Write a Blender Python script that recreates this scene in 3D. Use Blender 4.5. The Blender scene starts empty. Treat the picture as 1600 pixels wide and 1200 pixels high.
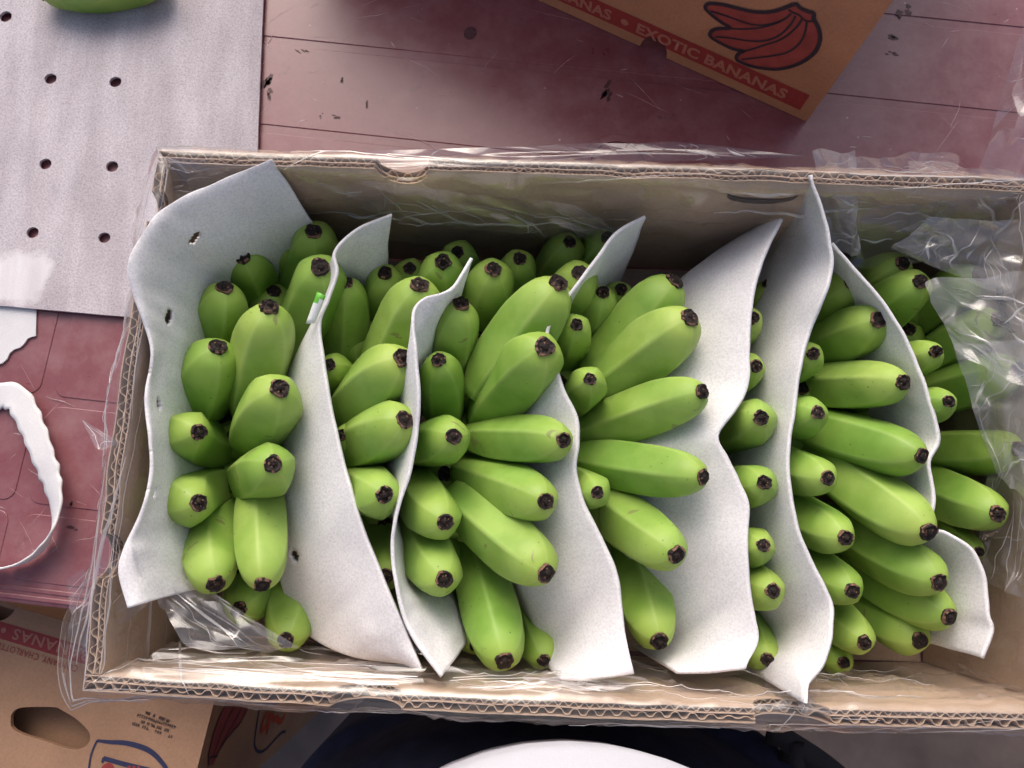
import bpy, bmesh, math, random
from mathutils import Vector, Matrix, noise
random.seed(7)
S = bpy.context.scene
C = S.collection

# ------------------------------------------------------------------ camera
FPX = 1155.0                       # focal length in photo pixels (1600 wide)
PITCH = math.atan(230 / FPX)
H = 0.46                           # height of the lens above the carton rim (z = 0)
cam_d = bpy.data.cameras.new('camera')
cam_d.sensor_width = 36.0
cam_d.lens = 36.0 * FPX / 1600.0
cam_d.clip_start = 0.01
cam_d.clip_end = 200
cam = bpy.data.objects.new('camera', cam_d)
C.objects.link(cam)
cam.location = (0, 0, H)
cam.rotation_euler = (PITCH, 0, 0)
S.camera = cam

# ------------------------------------------------------------------ light
SUN_EL, SUN_AZ = math.radians(40), math.radians(-8)     # light comes from beyond the table (+Y)
w = bpy.data.worlds.new('World')
S.world = w
w.use_nodes = True
nt = w.node_tree
bgn = nt.nodes['Background']
sky = nt.nodes.new('ShaderNodeTexSky')
sky.sky_type = 'NISHITA'
sky.sun_disc = False
sky.sun_elevation = SUN_EL
sky.sun_rotation = SUN_AZ
sky.air_density = 0.6
sky.dust_density = 6.0
sky.ozone_density = 1.0
nt.links.new(sky.outputs[0], bgn.inputs[0])
bgn.inputs[1].default_value = 0.15
sd = bpy.data.lights.new('sun', 'SUN')
sd.energy = 0.8
sd.angle = math.radians(50)
sd.color = (1.0, 0.95, 0.90)
sun = bpy.data.objects.new('sun', sd)
C.objects.link(sun)
dirv = Vector((math.sin(SUN_AZ) * math.cos(SUN_EL), math.cos(SUN_AZ) * math.cos(SUN_EL), math.sin(SUN_EL)))
sun.rotation_euler = dirv.to_track_quat('Z', 'Y').to_euler()
S.view_settings.view_transform = 'Standard'
S.view_settings.look = 'None'
S.view_settings.exposure = 0.42
S.view_settings.gamma = 1.0
S.render.engine = 'CYCLES'
S.cycles.transparent_max_bounces = 24
S.cycles.max_bounces = 10

# ------------------------------------------------------------------ helpers
cp, sp = math.cos(PITCH), math.sin(PITCH)


def ray(px, py):
    x, y = (px - 800) / FPX, -(py - 600) / FPX
    return Vector((x, y * cp + sp, y * sp - cp))


def U(px, py, z):
    """the point at height z that shows at photo pixel (px, py)"""
    d = ray(px, py)
    return Vector((0, 0, H)) + d * ((z - H) / d.z)


def depth(px, py, z):
    return (z - H) / ray(px, py).z


def proj(p):
    q = Vector(p) - Vector((0, 0, H))
    x, y, zz = q.x, q.y * cp + q.z * sp, -q.y * sp + q.z * cp
    return 800 + FPX * x / -zz, 600 - FPX * y / -zz


def link(name, me, mat=None, parent=None, smooth=False):
    o = bpy.data.objects.new(name, me)
    C.objects.link(o)
    if mat:
        me.materials.append(mat)
    if parent:
        o.parent = parent
    if smooth:
        me.polygons.foreach_set('use_smooth', [True] * len(me.polygons))
    return o


def obj(name, vs, fs, mat=None, parent=None, smooth=False):
    me = bpy.data.meshes.new(name)
    me.from_pydata([tuple(v) for v in vs], [], fs)
    me.update()
    return link(name, me, mat, parent, smooth)


def empty(name, loc=(0, 0, 0)):
    o = bpy.data.objects.new(name, None)
    C.objects.link(o)
    o.location = loc
    o.empty_display_size = 0.02
    return o


def tag(o, label=None, cat=None, group=None, kind=None):
    if label: o['label'] = label
    if cat: o['category'] = cat
    if group: o['group'] = group
    if kind: o['kind'] = kind
    return o


def cr(p0, p1, p2, p3, t):
    return 0.5 * ((2 * p1) + (p2 - p0) * t + (2 * p0 - 5 * p1 + 4 * p2 - p3) * t * t + (3 * p1 - p0 - 3 * p2 + p3) * t ** 3)


def smooth_path(pts, n):
    """Catmull-Rom through pts, resampled to n+1 evenly spaced points"""
    P = [Vector(p) for p in pts]
    if len(P) == 2:
        dense = [P[0].lerp(P[1], i / 20) for i in range(21)]
    else:
        Q = [2 * P[0] - P[1]] + P + [2 * P[-1] - P[-2]]
        dense = []
        for i in range(1, len(Q) - 2):
            for k in range(12):
                dense.append(cr(Q[i - 1], Q[i], Q[i + 1], Q[i + 2], k / 12))
        dense.append(P[-1])
    cum = [0]
    for a, b in zip(dense, dense[1:]):
        cum.append(cum[-1] + (b - a).length)
    out, j = [], 0
    for i in range(n + 1):
        s = cum[-1] * i / n
        while j < len(cum) - 2 and cum[j + 1] < s:
            j += 1
        L = cum[j + 1] - cum[j]
        out.append(dense[j].lerp(dense[j + 1], 0 if L < 1e-9 else min(1, (s - cum[j]) / L)))
    return out


class Frame:
    """a flat face: origin + x axis + y axis + outward normal; px() drops a photo pixel on it"""
    def __init__(s, o, x, y):
        s.o, s.x, s.y = Vector(o), Vector(x).normalized(), Vector(y).normalized()
        s.n = s.x.cross(s.y).normalized()

    def at(s, u, v, h=0.0):
        return s.o + s.x * u + s.y * v + s.n * h

    def px(s, px, py):
        d = ray(px, py)
        c = Vector((0, 0, H))
        t = (s.o - c).dot(s.n) / d.dot(s.n)
        q = c + d * t - s.o
        return (q.dot(s.x), q.dot(s.y))


def fill2d(outer, holes=(), thick=0.0):
    """triangulated flat mesh with holes, extruded by thick (from z=0 up)"""
    cu = bpy.data.curves.new('tmp', 'CURVE')
    cu.dimensions = '2D'
    cu.fill_mode = 'BOTH'
    cu.extrude = thick / 2
    for ring in [outer] + list(holes):
        sp_ = cu.splines.new('POLY')
        sp_.points.add(len(ring) - 1)
        for p, q in zip(sp_.points, ring):
            p.co = (q[0], q[1], 0, 1)
        sp_.use_cyclic_u = True
    o = bpy.data.objects.new('tmp', cu)
    C.objects.link(o)
    dg = bpy.context.evaluated_depsgraph_get()
    dg.update()
    me = bpy.data.meshes.new_from_object(o.evaluated_get(dg))
    bpy.data.objects.remove(o)
    bpy.data.curves.remove(cu)
    for v in me.vertices:
        v.co.z += thick / 2
    return me


def text2d(body, offset=0.0, spacing=1.0):
    cu = bpy.data.curves.new('tmp', 'FONT')
    cu.body = body
    cu.size = 1.0
    cu.offset = offset
    cu.space_character = spacing
    cu.resolution_u = 3
    o = bpy.data.objects.new('tmp', cu)
    C.objects.link(o)
    dg = bpy.context.evaluated_depsgraph_get()
    dg.update()
    me = bpy.data.meshes.new_from_object(o.evaluated_get(dg))
    bpy.data.objects.remove(o)
    bpy.data.curves.remove(cu)
    return me


def on_frame(me, fr, h=0.0):
    for v in me.vertices:
        v.co = fr.at(v.co.x, v.co.y, h + v.co.z)
    me.update()
    return me


def text_on(name, body, fr, u0, u1, v0, v1, mat, parent, h=0.0006, offset=0.03, spacing=1.0):
    me = text2d(body, offset, spacing)
    xs = [v.co.x for v in me.vertices]
    ys = [v.co.y for v in me.vertices]
    for v in me.vertices:
        v.co.x = u0 + (v.co.x - min(xs)) / (max(xs) - min(xs)) * (u1 - u0)
        v.co.y = v0 + (v.co.y - min(ys)) / (max(ys) - min(ys)) * (v1 - v0)
    me.materials.clear()
    return link(name, on_frame(me, fr, h), mat, parent)


def print_poly(name, pts, fr, mat, parent, h=0.0004):
    me = fill2d(pts)
    me.materials.clear()
    return link(name, on_frame(me, fr, h), mat, parent)


def line_strip(vs, fs, pts, width, fr, h):
    """a printed line of given width through 2D points"""
    P = [Vector(p) for p in pts]
    base = len(vs)
    for i, p in enumerate(P):
        d = (P[min(i + 1, len(P) - 1)] - P[max(i - 1, 0)])
        d.normalize()
        n = Vector((-d.y, d.x))
        wv = width(i / (len(P) - 1)) if callable(width) else width
        vs.append(fr.at(*(p + n * wv / 2), h))
        vs.append(fr.at(*(p - n * wv / 2), h))
    for i in range(len(P) - 1):
        a = base + 2 * i
        fs.append((a, a + 1, a + 3, a + 2))


def fbm(p, o=3):
    return noise.fractal(p, 0.9, 2.1, o)


# ------------------------------------------------------------------ materials
def mat(name):
    m = bpy.data.materials.new(name)
    m.use_nodes = True
    return m, m.node_tree.nodes, m.node_tree.links, m.node_tree.nodes['Principled BSDF']


def N(nodes, t, **kw):
    n = nodes.new(t)
    for k, v in kw.items():
        if k in n.inputs:
            n.inputs[k].default_value = v
        else:
            setattr(n, k, v)
    return n


def ramp(nodes, stops):
    r = nodes.new('ShaderNodeValToRGB')
    e = r.color_ramp.elements
    while len(e) < len(stops):
        e.new(0.5)
    for q, (p, c) in zip(e, stops):
        q.position = p
        q.color = c if len(c) == 4 else (*c, 1)
    return r


def mixc(nodes, links, a, b, fac, blend='MIX'):
    m = nodes.new('ShaderNodeMix')
    m.data_type = 'RGBA'
    m.blend_type = blend
    for s, v in ((m.inputs[6], a), (m.inputs[7], b), (m.inputs[0], fac)):
        if hasattr(v, 'links'):
            links.new(v, s)
        elif isinstance(v, (int, float)):
            s.default_value = v
        else:
            s.default_value = v if len(v) == 4 else (*v, 1)
    return m.outputs[2]


def bump(nodes, links, h, bsdf, strength=0.3, dist=0.001):
    b = nodes.new('ShaderNodeBump')
    b.inputs['Strength'].default_value = strength
    b.inputs['Distance'].default_value = dist
    links.new(h, b.inputs['Height'])
    links.new(b.outputs[0], bsdf.inputs['Normal'])
    return b


def m_simple(name, col, rough=0.6, var=0.12, scale=60, bmp=0.1, spec=0.4):
    m, n, l, b = mat(name)
    tc = n.new('ShaderNodeTexCoord')
    nz = N(n, 'ShaderNodeTexNoise', Scale=scale, Detail=5.0, Roughness=0.6)
    l.new(tc.outputs['Object'], nz.inputs['Vector'])
    r = ramp(n, [(0.3, [c * (1 - var) for c in col]), (0.7, [min(1, c * (1 + var)) for c in col])])
    l.new(nz.outputs[0], r.inputs[0])
    l.new(r.outputs[0], b.inputs['Base Color'])
    b.inputs['Roughness'].default_value = rough
    b.inputs['Specular IOR Level'].default_value = spec
    if bmp:
        bump(n, l, nz.outputs[0], b, bmp, 0.001)
    return m


def m_banana():
    m, n, l, b = mat('green_banana_peel')
    tc = n.new('ShaderNodeTexCoord')
    oi = n.new('ShaderNodeObjectInfo')
    off = n.new('ShaderNodeVectorMath'); off.operation = 'ADD'
    l.new(tc.outputs['Object'], off.inputs[0])
    l.new(oi.outputs['Random'], off.inputs[1])
    at = N(n, 'ShaderNodeAttribute', attribute_name='ridge')
    al = N(n, 'ShaderNodeAttribute', attribute_name='along')
    base = ramp(n, [(0.0, (0.21, 0.37, 0.054)), (0.5, (0.24, 0.40, 0.064)), (1.0, (0.275, 0.425, 0.076))])
    l.new(oi.outputs['Random'], base.inputs[0])
    n1 = N(n, 'ShaderNodeTexNoise', Scale=38.0, Detail=4.0, Roughness=0.55)
    l.new(off.outputs[0], n1.inputs['Vector'])
    r1 = ramp(n, [(0.35, (0.80, 0.84, 0.75)), (0.65, (1.14, 1.08, 1.25))])
    l.new(n1.outputs[0], r1.inputs[0])
    c = mixc(n, l, base.outputs[0], r1.outputs[0], 1.0, 'MULTIPLY')
    # waxy bloom, paler along the ridges
    rr = ramp(n, [(0.45, (0, 0, 0)), (1.0, (0.30, 0.30, 0.30))])
    l.new(at.outputs['Fac'], rr.inputs[0])
    c = mixc(n, l, c, (0.40, 0.52, 0.16), rr.outputs[0])
    # yellower at the blossom end
    ra = ramp(n, [(0.80, (0, 0, 0)), (1.0, (0.45, 0.45, 0.45))])
    l.new(al.outputs['Fac'], ra.inputs[0])
    c = mixc(n, l, c, (0.33, 0.46, 0.07), ra.outputs[0])
    # length-wise faint fibre streaks
    # small dark specks and scuffs
    v = N(n, 'ShaderNodeTexVoronoi', Scale=170.0)
    l.new(off.outputs[0], v.inputs['Vector'])
    rv = ramp(n, [(0.08, (1, 1, 1)), (0.13, (0, 0, 0))])
    l.new(v.outputs['Distance'], rv.inputs[0])
    n2 = N(n, 'ShaderNodeTexNoise', Scale=45.0, Detail=2.0)
    l.new(off.outputs[0], n2.inputs['Vector'])
    r2 = ramp(n, [(0.52, (0, 0, 0)), (0.66, (0.75, 0.75, 0.75))])
    l.new(n2.outputs[0], r2.inputs[0])
    mm = n.new('ShaderNodeMath'); mm.operation = 'MULTIPLY'
    l.new(rv.outputs[0], mm.inputs[0]); l.new(r2.outputs[0], mm.inputs[1])
    c = mixc(n, l, c, (0.05, 0.075, 0.02), mm.outputs[0])
    n3 = N(n, 'ShaderNodeTexNoise', Scale=95.0, Detail=6.0, Roughness=0.7)
    l.new(off.outputs[0], n3.inputs['Vector'])
    r3 = ramp(n, [(0.66, (0, 0, 0)), (0.74, (0.4, 0.4, 0.4))])
    l.new(n3.outputs[0], r3.inputs[0])
    c = mixc(n, l, c, (0.10, 0.16, 0.035), r3.outputs[0])
    n8 = N(n, 'ShaderNodeTexNoise', Scale=30.0, Detail=3.0, Roughness=0.6, Distortion=0.6)
    mp8 = n.new('ShaderNodeMapping'); mp8.inputs['Scale'].default_value = (1, 1, 3.2); mp8.inputs['Rotation'].default_value = (0.5, 0.7, 0.2)
    l.new(off.outputs[0], mp8.inputs['Vector']); l.new(mp8.outputs[0], n8.inputs['Vector'])
    r8 = ramp(n, [(0.68, (0, 0, 0)), (0.70, (0.65, 0.65, 0.65))])
    l.new(n8.outputs[0], r8.inputs[0])
    c = mixc(n, l, c, (0.17, 0.15, 0.06), r8.outputs[0])
    n9 = N(n, 'ShaderNodeTexNoise', Scale=16.0, Detail=2.0)
    l.new(off.outputs[0], n9.inputs['Vector'])
    r9 = ramp(n, [(0.38, (0.86, 0.93, 0.9)), (0.62, (1.12, 1.05, 1.15))])
    l.new(n9.outputs[0], r9.inputs[0])
    c = mixc(n, l, c, r9.outputs[0], 1.0, 'MULTIPLY')
    l.new(c, b.inputs['Base Color'])
    rg = ramp(n, [(0.3, (0.47,) * 3), (0.7, (0.62,) * 3)])
    l.new(n1.outputs[0], rg.inputs[0])
    l.new(rg.outputs[0], b.inputs['Roughness'])
    b.inputs['Specular IOR Level'].default_value = 0.45
    b.inputs['Subsurface Weight'].default_value = 0.08
    b.inputs['Subsurface Radius'].default_value = (0.004, 0.006, 0.001)
    b.inputs['Subsurface Scale'].default_value = 0.6
    bump(n, l, n3.outputs[0], b, 0.10, 0.0008)
    return m


def m_foam(name, col, spk=0.5, patch=None, transl=0.25):
    m, n, l, b = mat(name)
    tc = n.new('ShaderNodeTexCoord')
    n1 = N(n, 'ShaderNodeTexNoise', Scale=(560.0 if patch else 620.0), Detail=4.0, Roughness=0.75)
    n2 = N(n, 'ShaderNodeTexNoise', Scale=22.0, Detail=3.0)
    for q in (n1, n2):
        l.new(tc.outputs['Object'], q.inputs['Vector'])
    d = 1 - 0.28 * spk
    r1 = ramp(n, [(0.33, [c * d for c in col]), (0.55, col), (0.72, [min(0.95, c * 1.12) for c in col])])
    l.new(n1.outputs[0], r1.inputs[0])
    r2 = ramp(n, [(0.3, (0.90, 0.90, 0.91)), (0.7, (1.05, 1.05, 1.05))])
    l.new(n2.outputs[0], r2.inputs[0])
    c = mixc(n, l, r1.outputs[0], r2.outputs[0], 1.0, 'MULTIPLY')
    if patch:
        (cx, cy, cz), rad = patch
        vm = n.new('ShaderNodeVectorMath'); vm.operation = 'DISTANCE'
        n4 = N(n, 'ShaderNodeTexNoise', Scale=45.0, Detail=2.0)
        l.new(tc.outputs['Object'], n4.inputs['Vector'])
        ad = n.new('ShaderNodeVectorMath'); ad.operation = 'MULTIPLY_ADD'
        ad.inputs[1].default_value = (0.03, 0.03, 0)
        l.new(n4.outputs['Color'], ad.inputs[0]); l.new(tc.outputs['Object'], ad.inputs[2])
        l.new(ad.outputs[0], vm.inputs[0])
        vm.inputs[1].default_value = (cx + 0.015, cy + 0.015, cz)
        mr = n.new('ShaderNodeMapRange')
        mr.inputs['From Min'].default_value = rad * 0.75
        mr.inputs['From Max'].default_value = rad
        mr.inputs['To Min'].default_value = 0.8
        mr.inputs['To Max'].default_value = 0
        l.new(vm.outputs['Value'], mr.inputs['Value'])
        c = mixc(n, l, c, (0.82, 0.80, 0.83), mr.outputs[0])
        # dark smeared grime streaks
        mp = n.new('ShaderNodeMapping')
        mp.inputs['Scale'].default_value = (55, 9, 1)
        l.new(tc.outputs['Object'], mp.inputs['Vector'])
        n5 = N(n, 'ShaderNodeTexNoise', Scale=1.0, Detail=3.0)
        l.new(mp.outputs[0], n5.inputs['Vector'])
        r5 = ramp(n, [(0.4, (0.82, 0.80, 0.80)), (0.62, (1, 1, 1))])
        l.new(n5.outputs[0], r5.inputs[0])
        c = mixc(n, l, c, r5.outputs[0], 0.8, 'MULTIPLY')
    l.new(c, b.inputs['Base Color'])
    b.inputs['Roughness'].default_value = 0.75
    b.inputs['Specular IOR Level'].default_value = 0.25
    bp = bump(n, l, n1.outputs[0], b, 0.35, 0.0006)
    tr = n.new('ShaderNodeBsdfTranslucent')
    l.new(c, tr.inputs[0])
    mx = n.new('ShaderNodeMixShader')
    mx.inputs[0].default_value = transl
    out = n['Material Output']
    l.new(b.outputs[0], mx.inputs[1]); l.new(tr.outputs[0], mx.inputs[2])
    l.new(mx.outputs[0], out.inputs[0])
    return m


def m_film(name='clear_plastic_film', gloss=0.13, haze=0.035, tint=(0.975, 0.972, 0.975), bscale=40.0, bstr=0.12):
    m, n, l, b = mat(name)
    n.remove(b)
    tc = n.new('ShaderNodeTexCoord')
    nz = N(n, 'ShaderNodeTexNoise', Scale=bscale, Detail=3.0, Roughness=0.5, Distortion=1.2)
    l.new(tc.outputs['Object'], nz.inputs['Vector'])
    bp = n.new('ShaderNodeBump')
    bp.inputs['Strength'].default_value = bstr
    bp.inputs['Distance'].default_value = 0.003
    l.new(nz.outputs[0], bp.inputs['Height'])
    tr = n.new('ShaderNodeBsdfTransparent'); tr.inputs[0].default_value = (*tint, 1)
    gl = n.new('ShaderNodeBsdfAnisotropic') if False else n.new('ShaderNodeBsdfGlossy')
    gl.inputs['Roughness'].default_value = 0.08
    gl.inputs[0].default_value = (1, 1, 1, 1)
    l.new(bp.outputs[0], gl.inputs['Normal'])
    df = n.new('ShaderNodeBsdfDiffuse'); df.inputs[0].default_value = (0.85, 0.83, 0.85, 1)
    lw = n.new('ShaderNodeLayerWeight'); lw.inputs[0].default_value = 0.22
    l.new(bp.outputs[0], lw.inputs['Normal'])
    mr = n.new('ShaderNodeMapRange')
    mr.inputs['To Min'].default_value = gloss * 0.5
    mr.inputs['To Max'].default_value = gloss + 0.35
    l.new(lw.outputs['Fresnel'], mr.inputs['Value'])
    m1 = n.new('ShaderNodeMixShader')
    l.new(mr.outputs[0], m1.inputs[0]); l.new(tr.outputs[0], m1.inputs[1]); l.new(gl.outputs[0], m1.inputs[2])
    m2 = n.new('ShaderNodeMixShader'); m2.inputs[0].default_value = haze
    tl = n.new('ShaderNodeBsdfTranslucent'); tl.inputs[0].default_value = (0.85, 0.84, 0.86, 1)
    m3 = n.new('ShaderNodeMixShader'); m3.inputs[0].default_value = 0.5
    l.new(df.outputs[0], m3.inputs[1]); l.new(tl.outputs[0], m3.inputs[2])
    l.new(m1.outputs[0], m2.inputs[1]); l.new(m3.outputs[0], m2.inputs[2])
    l.new(m2.outputs[0], n['Material Output'].inputs[0])
    return m


def m_kraft(name, col, var=0.1):
    m, n, l, b = mat(name)
    tc = n.new('ShaderNodeTexCoord')
    n1 = N(n, 'ShaderNodeTexNoise', Scale=420.0, Detail=4.0, Roughness=0.7)
    n2 = N(n, 'ShaderNodeTexNoise', Scale=16.0, Detail=4.0)
    for q in (n1, n2):
        l.new(tc.outputs['Object'], q.inputs['Vector'])
    r1 = ramp(n, [(0.3, [c * (1 - var) for c in col]), (0.7, [c * (1 + var) for c in col])])
    l.new(n1.outputs[0], r1.inputs[0])
    r2 = ramp(n, [(0.3, (0.84, 0.83, 0.82)), (0.7, (1.08, 1.07, 1.06))])
    l.new(n2.outputs[0], r2.inputs[0])
    c = mixc(n, l, r1.outputs[0], r2.outputs[0], 1.0, 'MULTIPLY')
    l.new(c, b.inputs['Base Color'])
    b.inputs['Roughness'].default_value = 0.8
    b.inputs['Specular IOR Level'].default_value = 0.25
    bump(n, l, n1.outputs[0], b, 0.12, 0.0005)
    return m


def m_table():
    m, n, l, b = mat('burgundy_plastic')
    tc = n.new('ShaderNodeTexCoord')
    co = tc.outputs['Object']
    n2 = N(n, 'ShaderNodeTexNoise', Scale=7.0, Detail=6.0, Roughness=0.6)
    l.new(co, n2.inputs['Vector'])
    r2 = ramp(n, [(0.3, (0.185, 0.058, 0.068)), (0.55, (0.205, 0.066, 0.077)), (0.8, (0.23, 0.082, 0.092))])
    l.new(n2.outputs[0], r2.inputs[0])
    c = r2.outputs[0]
    # dusty wear
    n3 = N(n, 'ShaderNodeTexNoise', Scale=28.0, Detail=8.0, Roughness=0.75)
    l.new(co, n3.inputs['Vector'])
    r3 = ramp(n, [(0.42, (0, 0, 0)), (0.75, (0.34, 0.34, 0.34))])
    l.new(n3.outputs[0], r3.inputs[0])
    c = mixc(n, l, c, (0.38, 0.26, 0.27), r3.outputs[0])
    # black rubber scuffs
    n4 = N(n, 'ShaderNodeTexNoise', Scale=20.0, Detail=6.0, Roughness=0.7)
    l.new(co, n4.inputs['Vector'])
    r4 = ramp(n, [(0.65, (0, 0, 0)), (0.72, (0.6, 0.6, 0.6))])
    l.new(n4.outputs[0], r4.inputs[0])
    c = mixc(n, l, c, (0.05, 0.035, 0.035), r4.outputs[0])
    # white nicks
    v = N(n, 'ShaderNodeTexVoronoi', Scale=55.0)
    l.new(co, v.inputs['Vector'])
    rv = ramp(n, [(0.04, (0.7, 0.7, 0.7)), (0.075, (0, 0, 0))])
    l.new(v.outputs['Distance'], rv.inputs[0])
    mu = n.new('ShaderNodeMath'); mu.operation = 'MULTIPLY'
    rk = ramp(n, [(0.52, (0, 0, 0)), (0.58, (1, 1, 1))])
    l.new(n3.outputs[0], rk.inputs[0])
    l.new(rv.outputs[0], mu.inputs[0]); l.new(rk.outputs[0], mu.inputs[1])
    c = mixc(n, l, c, (0.6, 0.5, 0.5), mu.outputs[0])
    l.new(c, b.inputs['Base Color'])
    rr = ramp(n, [(0.3, (0.26,) * 3), (0.75, (0.42,) * 3)])
    l.new(n3.outputs[0], rr.inputs[0])
    l.new(rr.outputs[0], b.inputs['Roughness'])
    b.inputs['Specular IOR Level'].default_value = 0.6
    n6 = N(n, 'ShaderNodeTexNoise', Scale=260.0, Detail=2.0)
    l.new(co, n6.inputs['Vector'])
    bump(n, l, n6.outputs[0], b, 0.05, 0.0006)
    return m


M_BAN = m_banana()
M_TIP = m_simple('dry_brown_blossom_end', (0.016, 0.010, 0.008), 0.65, 0.6, 500, 0.9, 0.3)
M_TIPRIM = m_simple('cork_brown_ring', (0.17, 0.092, 0.06), 0.8, 0.45, 700, 0.8)
M_FOAM = m_foam('white_foam_sheet', (0.88, 0.87, 0.885), 0.7, None, 0.2)
M_FILM = m_film()
M_FILM2 = m_film('crumpled_plastic_film', 0.16, 0.11, (0.985, 0.985, 0.99), 45.0, 0.08)
M_DRAPE = m_film('hazy_plastic_film', 0.18, 0.22, (0.97, 0.97, 0.975), 45.0, 0.08)
M_CREASEGLINT = m_film('creased_film_glint', 0.35, 0.42, (0.95, 0.95, 0.955), 45.0, 0.0)  # whitened folds, paler so the colour also stands in for glints
M_KRAFT = m_kraft('kraft_cardboard', (0.40, 0.285, 0.195))
M_KRAFTIN = m_kraft('kraft_liner_inside', (0.53, 0.40, 0.30))
M_FLUTE = m_kraft('corrugated_fluting', (0.52, 0.39, 0.28), 0.2)
M_CART = m_kraft('tan_printed_cardboard', (0.36, 0.215, 0.135))
M_CARTD = m_kraft('orange_brown_cardboard', (0.40, 0.215, 0.13))
M_TABLE = m_table()
M_RED = m_simple('red_printing_ink', (0.26, 0.035, 0.035), 0.7, 0.12, 300, 0)
M_REDB = m_simple('red_banana_ink', (0.27, 0.055, 0.05), 0.7, 0.2, 60, 0)
M_LET = m_simple('unprinted_letter_card', (0.36, 0.155, 0.115), 0.8, 0.1, 300, 0)
M_NAVYINK = m_simple('navy_printing_ink', (0.025, 0.028, 0.075), 0.7, 0.1, 300, 0)
M_BLACKINK = m_simple('dark_outline_ink', (0.03, 0.022, 0.035), 0.7, 0.1, 300, 0)
M_GREYINK = m_simple('faint_stamp_ink', (0.16, 0.10, 0.08), 0.8, 0.2, 900, 0)
M_FLOOR = m_simple('worn_concrete', (0.17, 0.125, 0.105), 0.85, 0.28, 9, 0.3)
M_NAVY = m_simple('navy_cloth', (0.015, 0.018, 0.038), 0.9, 0.35, 42, 1.0, 0.2)
M_SHIRT = m_simple('white_knit_shirt', (0.54, 0.55, 0.62), 0.9, 0.04, 1200, 0.4, 0.2)
M_SKIN = m_simple('skin', (0.45, 0.25, 0.17), 0.5, 0.06, 80, 0.05)
M_HAIR = m_simple('dark_hair', (0.02, 0.014, 0.01), 0.6, 0.3, 300, 0.3)
M_BLACK = m_simple('black_webbing', (0.018, 0.016, 0.018), 0.8, 0.3, 500, 0.4)
M_STICK = m_simple('white_paper_sticker', (0.82, 0.83, 0.82), 0.4, 0.03, 300, 0)
M_STICKG = m_simple('green_sticker_print', (0.16, 0.50, 0.06), 0.4, 0.05, 300, 0)
M_PAPER = m_foam('white_thin_foam', (0.80, 0.80, 0.81), 0.15, None, 0.2)

# ------------------------------------------------------------------ ground
ZT, ZF, ZB = -0.175, -0.90, -0.170     # table top, floor, carton bottom
g = obj('ground', [(-30, -30, ZF), (30, -30, ZF), (30, 30, ZF), (-30, 30, ZF)], [(0, 1, 2, 3)], M_FLOOR)
tag(g, kind='structure')

# ------------------------------------------------------------------ table
TA = math.radians(-6.5)
tx = Vector((math.cos(TA), math.sin(TA), 0))
ty = Vector((-math.sin(TA), math.cos(TA), 0))
t0 = U(405, 61, ZT)                     # a point on a seam between panel rows
v0 = U(93, 490, ZT)                     # a point on the seam between columns
front = (U(0, 915, ZT) - t0).dot(ty)
table = tag(empty('plastic_table', (0, 0.3, ZF)), 'burgundy plastic table top with recessed seams under the open banana carton', 'table')


def TP(u, v, z):
    return t0 + tx * u + ty * v + Vector((0, 0, z - ZT))


def child(o, root):
    o.parent = root
    o.matrix_parent_inverse = Matrix.Translation(-root.location)
    return o


def rbox(u0, u1, v0_, v1_, ztop, th, rad, bev, seg=5):
    """rounded plate with bevelled top edge"""
    vs, fs = [], []
    rings = [(0, -th), (0, -bev), (bev * 0.3, -bev * 0.3), (bev, 0)]
    nn = 0
    for ins, dz in rings:
        ring = []
        r = max(rad - ins, 0.0005)
        for cx, cy, a0 in ((u1 - ins - r, v1_ - ins - r, 0), (u0 + ins + r, v1_ - ins - r, 90), (u0 + ins + r, v0_ + ins + r, 180), (u1 - ins - r, v0_ + ins + r, 270)):
            for k in range(seg + 1):
                a = math.radians(a0 + 90 * k / seg)
                ring.append(TP(cx + r * math.cos(a), cy + r * math.sin(a), ztop + dz))
        nn = len(ring)
        vs += ring
    for k in range(len(rings) - 1):
        for i in range(nn):
            j = (i + 1) % nn
            fs.append((k * nn + i, k * nn + j, (k + 1) * nn + j, (k + 1) * nn + i))
    fs.append(tuple((len(rings) - 1) * nn + i for i in range(nn)))
    return vs, fs


useam = (v0 - t0).dot(tx)
ROW, GAP = 0.0925, 0.0085
rows_top = 3
vtop = rows_top * ROW + 0.3
# slab under the panels
slab_v0, slab_v1, slab_u0, slab_u1 = front - 0.013, 4.2 * ROW, -0.75, 1.15
vs, fs = rbox(slab_u0, slab_u1, slab_v0, slab_v1, ZT - 0.0008, 0.035, 0.03, 0.004)
fs.append(tuple(range(24))[::-1])
child(obj('slab', vs, fs, M_TABLE), table)
k = 4
while True:
    vb = -GAP * 0.5 + (k - 1) * ROW + GAP       # lower edge of the row
    va = -GAP * 0.5 + k * ROW
    if va < front + 0.02:
        break
    vb = max(vb, front + 0.006)
    if va <= slab_v1 - 0.004:
        for a, b_ in ((slab_u0 + 0.012, useam - 0.001), (useam + 0.0115, slab_u1 - 0.012)):
            vs, fs = rbox(a, b_, vb, va, ZT, 0.0008, 0.010, 0.0006)
            child(obj('table_panel', vs, fs, M_TABLE), table)
    k -= 1
for du, dv in ((0, 0.0), (0, 0.0065)):          # moulded ribs along the front edge
    vs, fs = rbox(slab_u0 + 0.012, slab_u1 - 0.012, slab_v0 + 0.004 + dv, slab_v0 + 0.008 + dv, ZT + 0.0002, 0.0018, 0.0018, 0.0008)
    child(obj('edge_rib', vs, fs, M_TABLE), table)
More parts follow.
